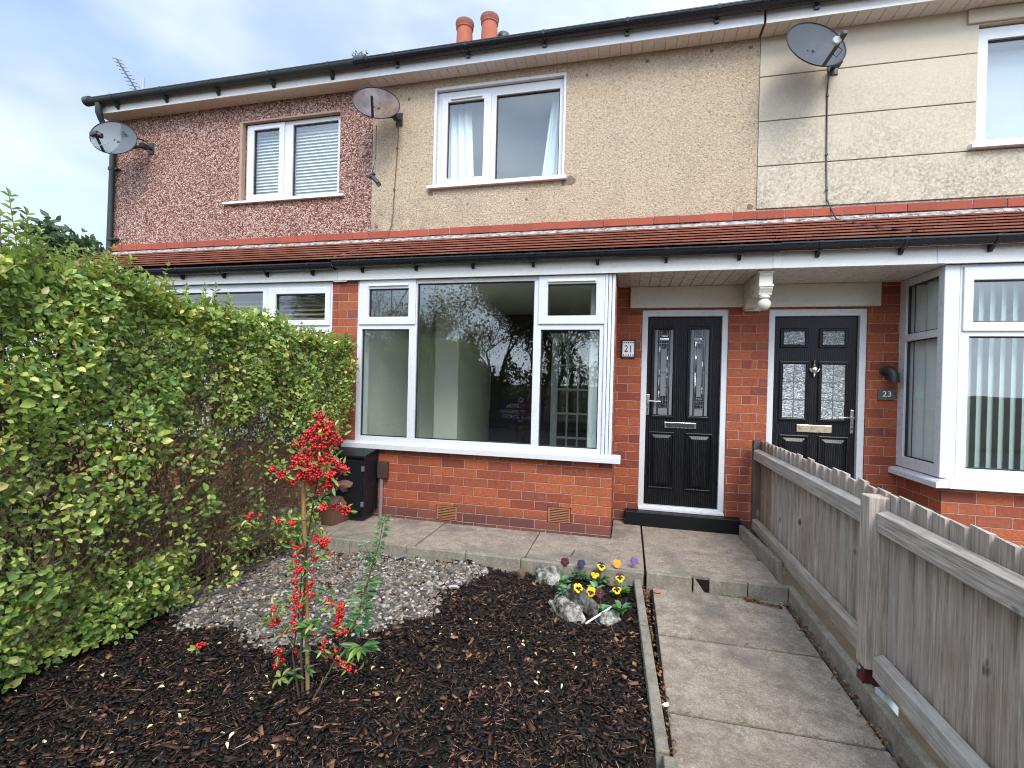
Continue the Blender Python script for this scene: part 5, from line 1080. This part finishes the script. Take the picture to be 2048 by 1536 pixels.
# ================================================================== red berried shrub on its cane
CL = [(-2.668,-3.327,1.29,.039,40),(-2.632,-3.346,1.249,.047,60),(-2.723,-3.305,1.198,.047,50),(-2.603,-3.338,1.202,.047,50),(-2.648,-3.351,1.165,.052,55),(-2.593,-3.304,1.168,.036,35),(-2.854,-3.231,1.143,.042,35),(-2.805,-3.248,1.094,.042,30),(-2.729,-3.253,1.099,.047,40),(-2.634,-3.329,1.079,.042,35),(-2.651,-3.285,1.125,.036,25),(-2.783,-3.321,1.069,.039,45),(-2.733,-3.336,1.05,.047,60),(-2.681,-3.345,1.018,.047,55),(-2.755,-3.33,.999,.036,35),(-2.771,-3.23,.954,.036,35),(-2.649,-3.244,1.053,.039,40),(-2.627,-3.247,1.03,.036,30),(-2.59,-3.248,1.025,.031,30),(-2.602,-3.333,1.01,.031,25),(-2.598,-3.317,.971,.036,35),(-2.655,-3.272,.941,.031,30),(-2.707,-3.258,.901,.021,10),(-2.867,-3.24,1.013,.036,30),(-3.004,-3.237,.993,.026,18),(-2.854,-3.348,.995,.031,22),(-2.853,-3.275,.944,.023,12),(-3.109,-3.266,.747,.023,10),(-3.028,-3.289,.761,.013,3),(-2.886,-3.335,.761,.018,8),(-2.833,-3.294,.745,.021,10),(-2.628,-3.347,.855,.026,16),(-2.639,-3.229,.83,.026,16),(-2.576,-3.239,.82,.031,26),(-2.711,-3.283,.681,.021,10),(-2.631,-3.318,.683,.031,22),(-2.694,-3.233,.627,.021,12),(-2.788,-3.28,.625,.018,12),(-2.823,-3.236,.569,.021,14),(-2.653,-3.241,.594,.016,7),(-2.704,-3.289,.582,.016,7),(-2.777,-3.302,.522,.023,16),(-2.738,-3.276,.442,.016,6),(-2.762,-3.3,.399,.013,5),(-2.687,-3.337,.422,.016,7),(-2.796,-3.317,.377,.021,9),(-2.799,-3.246,.283,.021,9),(-2.734,-3.354,.372,.016,6),(-2.877,-3.354,.339,.018,10),(-2.933,-3.272,.238,.023,14),(-2.913,-3.321,.239,.016,7),(-2.631,-3.285,.378,.018,10),(-2.568,-3.33,.393,.016,6),(-2.528,-3.33,.387,.023,18),(-2.532,-3.33,.353,.023,18),(-2.542,-3.33,.32,.021,14),(-2.552,-3.33,.288,.023,16),(-2.509,-3.33,.272,.021,12),(-2.543,-3.33,.258,.018,10),(-2.618,-3.321,.204,.016,7),(-2.636,-3.31,.161,.016,6),(-2.638,-3.255,.092,.013,5),(-2.54,-3.33,.134,.016,8),(-2.515,-3.33,.114,.016,8),(-2.48,-3.33,.103,.016,6),(-2.44,-3.33,.086,.01,2),(-2.85,-3.351,.128,.023,14),(-2.859,-3.328,.077,.023,16),(-2.939,-3.253,-.003,.018,10),(-2.816,-3.274,.097,.016,5),(-2.673,-3.327,.232,.013,4),(-2.857,-3.314,.206,.013,3),(-2.549,-3.33,.168,.013,4)]
SH = thing('berry_shrub', (-2.77, -3.27, -.1), 'firethorn shrub with bunches of bright red berries tied to a cane', 'shrub')
qb = NP(); ql = NP(); qp = NP(); A, B, r0 = [], [], []
stem = [(-2.765,-3.275,-.12),(-2.785,-3.27,.107),(-2.78,-3.27,.359),(-2.77,-3.27,.611),(-2.751,-3.27,.763),(-2.714,-3.27,.966),(-2.705,-3.27,1.165),(-2.70,-3.28,1.285)]
def chain(pts, ra, rb):
    for i in range(len(pts)-1): A.append(pts[i]); B.append(pts[i+1]); r0.append(ra+(rb-ra)*i/max(1, len(pts)-1))
chain(stem, .0105, .003); chain([(-2.775,-3.29,-.12),(-2.818,-3.29,.088),(-2.79,-3.29,.293),(-2.773,-3.29,.543)], .008, .004)
BR = [[(-2.79,-3.27,.081),(-2.865,-3.27,.171),(-2.895,-3.27,.204),(-2.935,-3.27,.25),(-2.957,-3.27,.298)],[(-2.769,-3.27,.059),(-2.834,-3.27,.1),(-2.906,-3.27,.063)],[(-2.748,-3.27,.138),(-2.649,-3.29,.153),(-2.579,-3.31,.114),(-2.467,-3.33,.066)],[(-2.78,-3.27,.233),(-2.682,-3.27,.297),(-2.613,-3.3,.356)],[(-2.751,-3.27,.763),(-2.851,-3.27,.741),(-3.105,-3.27,.751)],[(-2.738,-3.27,.802),(-2.64,-3.27,.847),(-2.543,-3.27,.833)],[(-2.714,-3.27,.966),(-2.815,-3.27,.996),(-2.976,-3.27,1.003)],[(-2.71,-3.27,1.041),(-2.632,-3.27,1.046),(-2.562,-3.27,1.026)],[(-2.775,-3.27,.585),(-2.691,-3.27,.657),(-2.649,-3.27,.673)],[(-2.709,-3.27,1.115),(-2.818,-3.27,1.109)],[(-2.75,-3.28,.15),(-2.60,-3.31,.25),(-2.545,-3.33,.29),(-2.528,-3.33,.40)]]
for b in BR: chain(b, .0045, .002)
CL += [(-2.80+random.uniform(-.018, .018), -3.30, .22+i*.034, .017, 6) for i in range(14)]+[(-2.72+random.uniform(-.02, .02), -3.29, .42+i*.05, .014, 4) for i in range(6)]
allp = np.array(stem+[p for b in BR for p in b])
for cx, cy, cz, rr, n in CL:
    n = int(n*1.35)
    P = rng.standard_normal((n, 3)); P /= np.linalg.norm(P, axis=1, keepdims=True); P = P*rr*rng.uniform(.45, 1., (n, 1))*np.array([1, .9, .8])+np.array([cx, cy, cz]); qb.balls(P, rng.uniform(.0052, .0072, n), 2, 0)
    c = np.array([cx, cy, cz]); j = allp[np.argmin(((allp-c)**2).sum(1)-.0*allp[:, 2])]; A.append(j); B.append(c); r0.append(.0018)
    for p in P[::3]: A.append(c); B.append(p); r0.append(.0009)
    k = 2+int(n > 25)*2; D = rnd(k)+np.array([0, -.2, .25]); L = rng.uniform(.030, .05, k); (qp if random.random() < .75 else ql).leaves(c+D*rr*.85, D, rnd(k)+np.array([0, -1, .5]), L, L*.34, .2)
q = NP(); q.twigs(np.array(A), np.array(B), np.array(r0)*.8, np.array(r0)*.65); q.build('stems', 'stem_dark', SH); qb.build('berries', 'berry_red', SH, (0, 0, 0), True)
def rosette(c, n, L, ql, elong=.30, droop=.2, face=(0, -.5, .8)):
    a = rng.uniform(0, 6.28, n); D = np.stack([np.cos(a), np.sin(a)*.8-.2, rng.uniform(-.35, .5, n)], 1); Ls = rng.uniform(L*.7, L*1.15, n); ql.leaves(np.array(c)+D*.008, D, rnd(n)*.35+np.array(face), Ls, Ls*elong, droop)
for c, n, L in (((-2.75,-3.29,.20),9,.075),((-2.725,-3.29,.245),7,.065),((-2.778,-3.28,.215),6,.07),((-2.745,-3.29,.03),8,.05),((-2.705,-3.29,.12),5,.05),((-2.80,-3.29,-.01),6,.045),((-2.79,-3.28,.678),8,.05),((-2.66,-3.29,.284),6,.05),((-2.63,-3.3,.436),5,.05),((-2.77,-3.28,.63),6,.045),((-2.69,-3.27,.87),5,.05),((-2.71,-3.3,.56),5,.045)): rosette(c, n, L, ql)
for c, n, L in (((-2.865,-3.31,-.02),8,.055),((-2.91,-3.29,.275),7,.045),((-2.897,-3.29,.315),6,.04),((-2.954,-3.29,.24),5,.045),((-2.86,-3.3,.365),6,.045),((-2.70,-3.29,.26),5,.05),((-2.65,-3.3,.61),5,.045),((-2.87,-3.28,.75),6,.045),((-2.83,-3.28,.55),4,.04),((-2.61,-3.29,.33),4,.05)): rosette(c, n, L, qp, .36)
ql.build('leaves', 'shrub_leaf', SH); qp.build('pale_leaves', 'shrub_leaf_pale', SH)
put(MB().tube([(-2.764, -3.235, -.18), (-2.786, -3.235, .341), (-2.800, -3.235, .60), (-2.826, -3.235, .966)], .0105, 8).build('garden_cane', 'cane', None, 0, 50, loc=(-2.766, -3.235, -.1)), 'straight brown garden cane holding up the berry shrub', 'cane')
t = thing('young_shrub', (-2.66, -3.30, -.1), 'green leafy shoot leaning right of the berry shrub', 'shrub')
ql = NP(); A, B, r0 = [], [], []; rs = [(-2.70,-3.29,-.12),(-2.60,-3.3,.05),(-2.547,-3.3,.16),(-2.457,-3.3,.33),(-2.42,-3.3,.467),(-2.384,-3.3,.59),(-2.353,-3.3,.689),(-2.337,-3.3,.785),(-2.32,-3.3,.84)]; chain(rs, .006, .0016)
for c, n, L in (((-2.425,-3.31,.205),11,.085),((-2.445,-3.31,.195),7,.075),((-2.49,-3.31,.18),6,.06),((-2.455,-3.31,.30),9,.07),((-2.43,-3.3,.345),9,.07),((-2.44,-3.3,.41),8,.06),((-2.42,-3.3,.455),7,.06),((-2.405,-3.3,.50),6,.055),((-2.43,-3.3,.38),7,.06)): rosette(c, n, L, ql)
for i in range(34):
    f = .50+.5*i/34; k = f*(len(rs)-1); j = min(int(k), len(rs)-2); c = np.array(rs[j])+(np.array(rs[j+1])-np.array(rs[j]))*(k-j); rosette(c, 2, .045-.022*f*.6, ql, .42)
for c in ((-2.425, -3.3, .64), (-2.40, -3.3, .60), (-2.43, -3.3, .68), (-2.37, -3.28, .60)): rosette(c, 5, .032, ql, .45); A.append((-2.375, -3.3, .60)); B.append(c); r0.append(.0013)
q = NP(); q.twigs(np.array(A), np.array(B), np.array(r0), np.array(r0)*.8); q.build('stems', 'stem_brown', t); ql.build('leaves', 'shrub_leaf', t)
t = thing('berry_sprig', (-3.528, -3.146, -.09), 'fallen sprig of red berries with pale leaves lying on the bark', 'sprig')
q = NP(); P = np.clip(rng.standard_normal((34, 3)), -1.4, 1.4)*np.array([.014, .013, .010])+np.array([-3.528, -3.146, -.045]); q.balls(P, .0065, 2); q.build('berries', 'berry_red', t, (0, 0, 0), True); q = NP(); rosette((-3.53, -3.16, -.06), 5, .05, q, .4, .2, (0, -.7, .6)); q.build('leaves', 'shrub_leaf_pale', t)

# ================================================================== pansies
def flower(par, c, kind, s=.040):
    C = Vector(c); n = Vector((.06+random.uniform(-.4, .4), -.9, .42+random.uniform(-.2, .35))).normalized(); u = Vector((1, 0, random.uniform(-.35, .35))); u = (u-n*u.dot(n)).normalized(); v = n.cross(u)*-1.
    if v.z < 0: v = -v
    cols = {'yb': ('petal_yellow', 'petal_black', 'petal_black'), 'yd': ('petal_yellow', 'petal_black', 'petal_yellow'), 'ym': ('petal_yellow', 'petal_maroon', 'petal_black'), 'm': ('petal_maroon', 'petal_maroon', 'petal_black'), 'b': ('petal_blue', 'petal_blue', 'petal_black'), 'o': ('petal_orange', 'petal_orange', 'petal_orange'), 'p': ('petal_purple', 'petal_purple', 'petal_purple'), 'ys': ('petal_yellow', 'petal_yellow', 'petal_maroon')}[kind]
    def petal(m, off, w, h, rot, lift):
        o = C+u*off[0]*s+v*off[1]*s+n*lift; vs = [o+n*.002]; ring = []
        for k in range(16):
            t = 2*math.pi*k/16; rr = 1+.06*math.sin(5*t+off[0]*9); a, b = w*s*rr*math.cos(t), h*s*rr*math.sin(t); a, b = a*math.cos(rot)-b*math.sin(rot), a*math.sin(rot)+b*math.cos(rot); ring.append(o+u*a+v*b-n*(.0035+.0015*math.sin(6*t)))
        vs += ring; vs += [p-n*.0012 for p in vs]; K = 17
        fs = [(0, 1+k, 1+(k+1) % 16) for k in range(16)]+[(K, K+1+(k+1) % 16, K+1+k) for k in range(16)]+[(1+k, K+1+k, K+1+(k+1) % 16, 1+(k+1) % 16) for k in range(16)]; m.add(vs, fs)
    back = MB(); petal(back, (-.38, .50), .60, .56, .5, -.006); petal(back, (.38, .50), .60, .56, -.5, -.0075); f = back.build('flower', cols[1], par, 0, 40)
    fr = MB(); petal(fr, (-.55, -.05), .56, .50, .3, 0.); petal(fr, (.55, -.05), .56, .50, -.3, .001); petal(fr, (0, -.58), .66, .55, 0, .002); fr.build('front_petals', cols[0], f, 0, 40)
    if kind[0] == 'y':
        m = MB(); petal(m, (-.36, .02), .38, .22, .35, .0045); petal(m, (.36, .02), .38, .22, -.35, .005); petal(m, (0, -.36), .30, .36, 0, .0055); m.build('face', cols[2], f)
    MB().lathe([(.002, -.002), (.003, 0), (.0015, .002)], C+n*.0075, 'y', 8).build('eye', 'petal_orange' if kind != 'o' else 'petal_yellow', f)
    return C-n*.008
PG = 'pansies planted in the corner bed'
PN = [((-1.698,-1.594),[((-1.667,-1.624,.085),'m')],'dark maroon pansy standing tallest behind the grey mottled rock'),((-1.563,-1.448),[((-1.551,-1.478,.035),'b')],'dark blue pansy low against the paving kerb'),((-1.403,-1.452),[((-1.392,-1.482,.034),'yb'),((-1.441,-1.482,-.035),'yd')],'pansy with a black backed yellow flower above a drooping yellow one'),((-1.28,-1.382),[((-1.273,-1.412,.042),'o')],'orange pansy by the kerb'),((-1.185,-1.342),[((-1.141,-1.372,.063),'p')],'purple pansy in the corner by the path edging'),((-1.629,-1.738),[],'leafy pansy without flowers beside the grey mottled rock'),((-1.422,-1.657),[],'flowerless pansy between the yellow flowers in the bed centre'),((-1.237,-1.619),[((-1.246,-1.649,.025),'ym'),((-1.266,-1.70,-.045),'ym')],'pansy with two yellow flowers with maroon backs near the path edging'),((-1.504,-1.878),[((-1.532,-1.908,.016),'ys'),((-1.443,-1.908,-.001),'ys')],'pansy with two ragged all yellow flowers behind the long ridged rock'),((-1.367,-1.984),[((-1.375,-2.014,.045),'m')],'dark maroon pansy low in front near the white stick'),((-1.239,-1.961),[],'bright green flowerless pansy at the upper end of the white stick')]
for (px, py), fl, lab in PN:
    zg = float(gz(np.array(px), np.array(py)))+.01; t = thing('pansy', (px, py, zg), lab, 'flower', PG); q = NP(); n = 34; a = rng.uniform(0, 6.28, n); el = rng.uniform(.15, 1.3, n); D = np.stack([np.cos(a), np.sin(a), el], 1); L = rng.uniform(.042, .076, n)
    P = np.array([px, py, zg+.012])+np.stack([np.cos(a)*.014, np.sin(a)*.014, el*.018], 1); q.leaves(P, D, np.stack([-np.cos(a)*.6, -np.sin(a)*.6-.3, np.ones(n)], 1)+rnd(n)*.3, L, L*.52, .25); A, B = [], []
    for c, kd in fl:
        tip = flower(t, c, kd, .031); A.append((px, py, zg)); mid = ((px+tip.x)/2, (py+tip.y)/2+.01, (zg+tip.z)/2+.02); B.append(mid); A.append(mid); B.append(tip[:])
    q.build('leaves', 'pansy_leaf', t)
    if A: qq = NP(); qq.twigs(np.array(A), np.array(B), .0022, .0018); qq.build('flower_stalk', 'stem_green', t)

# ================================================================== trees
def tree(label, x, y, h, cr, leaf, nl, L, zc=.55, seed=1, bare=.0, zg=-.25):
    random.seed(seed); t = thing('tree', (x, y, zg), label, 'tree', 'trees around the houses'); A, B, r0, r1 = [], [], [], []; tips = []
    def grow(p, d, r, ln, dep):
        for s in range(3):
            d2 = (d+Vector((random.uniform(-.22, .22), random.uniform(-.22, .22), random.uniform(-.06, .16)))).normalized(); p2 = p+d2*ln/3; A.append(p[:]); B.append(p2[:]); r0.append(r); r = max(.006, r*.84); r1.append(r); p, d = p2, d2
            if dep >= 2: tips.append(p.copy())
            if dep < 5 and (s == 2 or random.random() < .62):
                for k in range(2 if s == 2 else 1): a = random.uniform(0, 6.28); e = (d*random.uniform(.5, 1.)+Vector((math.cos(a), math.sin(a), random.uniform(-.05, .5)))*random.uniform(.5, .95)).normalized(); grow(p, e, r*random.uniform(.55, .75), ln*random.uniform(.62, .82), dep+1)
    grow(Vector((x, y, zg)), Vector((0, 0, 1)), h*.020, h*.36, 0); q = NP(); q.twigs(np.array(A), np.array(B), np.array(r0), np.array(r1)); q.build('trunk', 'bark', t)
    nl = int(nl); T = np.array([p[:] for p in tips if p.z > zg+h*.18]); r_ = np.random.default_rng(seed); P = T[r_.integers(0, len(T), nl)]+r_.normal(0, cr, (nl, 3)); D = r_.uniform(-1, 1, (nl, 3)); nl = int(nl); Ls = r_.uniform(L*.6, L*1.3, nl); q = NP(); q.leaves(P, D, r_.uniform(-1, 1, (nl, 3)), Ls, Ls*.55, .2); q.build('crown', leaf, t); return t
tree('dark bushy tree top showing over the left end of the hedge', -21.6, 8., 6.6, .16, 'dark_leaf', 5200, .30, seed=5); tree('dark small tree top at the far left edge above the hedge', -25.2, 8.5, 6.0, .18, 'dark_leaf', 3800, .30, seed=8); tree('low bushy tree beyond the hedge, nearest the pebbledash corner', -19.6, 9., 5.7, .14, 'olive_leaf', 2600, .26, seed=12)
for i, (x, y, h, lf, nl, s, lb) in enumerate(((-11.6, -18., 5.6, 'olive_leaf', 5000, 21, 'olive green tree across the road, next to the school sign'), (-4.6, -19.5, 9.5, 'autumn_leaf', 4200, 33, 'tall brown autumn tree across the road behind the school sign'), (-3.6, -17.2, 7.8, 'dark_leaf', 6500, 41, 'dark evergreen tree across the road facing the bay window'), (2.4, -18., 8.2, 'autumn_leaf', 2600, 52, 'thin rust brown tree across the road facing number 23'), (7.5, -19., 8.8, 'autumn_leaf', 900, 63, 'nearly bare tree across the road to the right'), (-14.5, -19., 9., 'autumn_leaf', 1100, 74, 'nearly bare tree across the road to the left'), (-19.5, -21., 9., 'olive_leaf', 4000, 85, 'bushy tree far left across the road'))): tree(lb, x, y, h, .26, lf, nl*2.2, .105, seed=s, zg=-.2)
for i, (x, y, h, lf, nl, s) in enumerate(((-7.0, -17, 8.2, 'autumn_leaf', 9500, 104), (-5.4, -18.6, 8.4, 'autumn_leaf', 8200, 111), (-.6, -16.9, 6., 'autumn_leaf', 5200, 127), (.9, -19, 7., 'dark_leaf', 6000, 133), (4.6, -17.2, 5.6, 'olive_leaf', 5200, 145))):
    tree(('dense brown tree across the road, left of the school sign', 'bushy brown tree right behind the school sign', 'low rust brown tree across the road facing the black doors', 'dark tree across the road behind the low rust brown one', 'rounded olive tree across the road facing the fence')[i], x, y, h, .34, lf, nl*2.0, .115, seed=s, zg=-.2)
random.seed(99)
def far_hedge(label, x0, x1, y, h):
    t = thing('roadside_hedge', ((x0+x1)/2, y, -.2), label, 'hedge'); q = NP(); n = 9000; X_ = rng.uniform(x0, x1, n); P = np.stack([X_, y+rng.normal(0, .3, n), rng.uniform(0, 1, n)**.8*h*(1+.22*np.sin(X_*1.3)+.16*np.sin(X_*3.1+1)+.08*np.sin(X_*7))-.15], 1); L = rng.uniform(.09, .20, n); q.leaves(P, rnd(n), rnd(n)+np.array([0, .5, .3]), L, L*.6); q.build('leaves', 'olive_leaf', t)
    A = np.stack([rng.uniform(x0, x1, 300), y+rng.normal(0, .15, 300), np.full(300, -.25)], 1); B = A+np.stack([rng.normal(0, .2, 300), rng.normal(0, .1, 300), np.full(300, h*.9)], 1); q = NP(); q.twigs(A, B, .012, .006); q.build('stems', 'bark', t)
far_hedge('long dark hedge across the road left of the school sign', -14., -6.0, -15.5, 2.7); far_hedge('long dark hedge across the road right of the school sign', -6.0, 9., -15.6, 2.5)
# the school's board across the road: it shows, mirrored, in the bay window
t = thing('school_sign', (-5.35, -14.7, -.2), 'navy blue school board with white lettering across the road', 'sign')
MB().prism([(-6.28, -.15), (-4.42, -.15), (-4.42, .72), (-5.0, .86), (-5.35, .96), (-5.70, .86), (-6.28, .72)], 'y', -14.74, -14.70).build('board', 'sign_navy', t, .01)
for x in (-6.15, -4.55): MB().tube([(x, -14.78, -.3), (x, -14.78, .72)], .04, 10).build('post', 'metal_dark', t, 0, 40)
for i, (tx, z, s) in enumerate((('FRECKLETON', .50, .20), ('CHURCH OF ENGLAND', .30, .165), ('PRIMARY SCHOOL', .10, .20), ('01772', -.06, .09))): text_mesh('lettering', tx, s, 'white_paint', t, (-5.35, -14.695, z), (R(90), 0, R(180)), .003, .95, .004)
MB().tube([(-5.35+.10*math.cos(k*math.pi/12), -14.692, .77+.10*math.sin(k*math.pi/12)) for k in range(25)], .012, 6).tube([(-5.35+.05*math.cos(k*math.pi/6), -14.692, .77+.05*math.sin(k*math.pi/6)) for k in range(13)], .010, 6).build('emblem', 'white_paint', t)
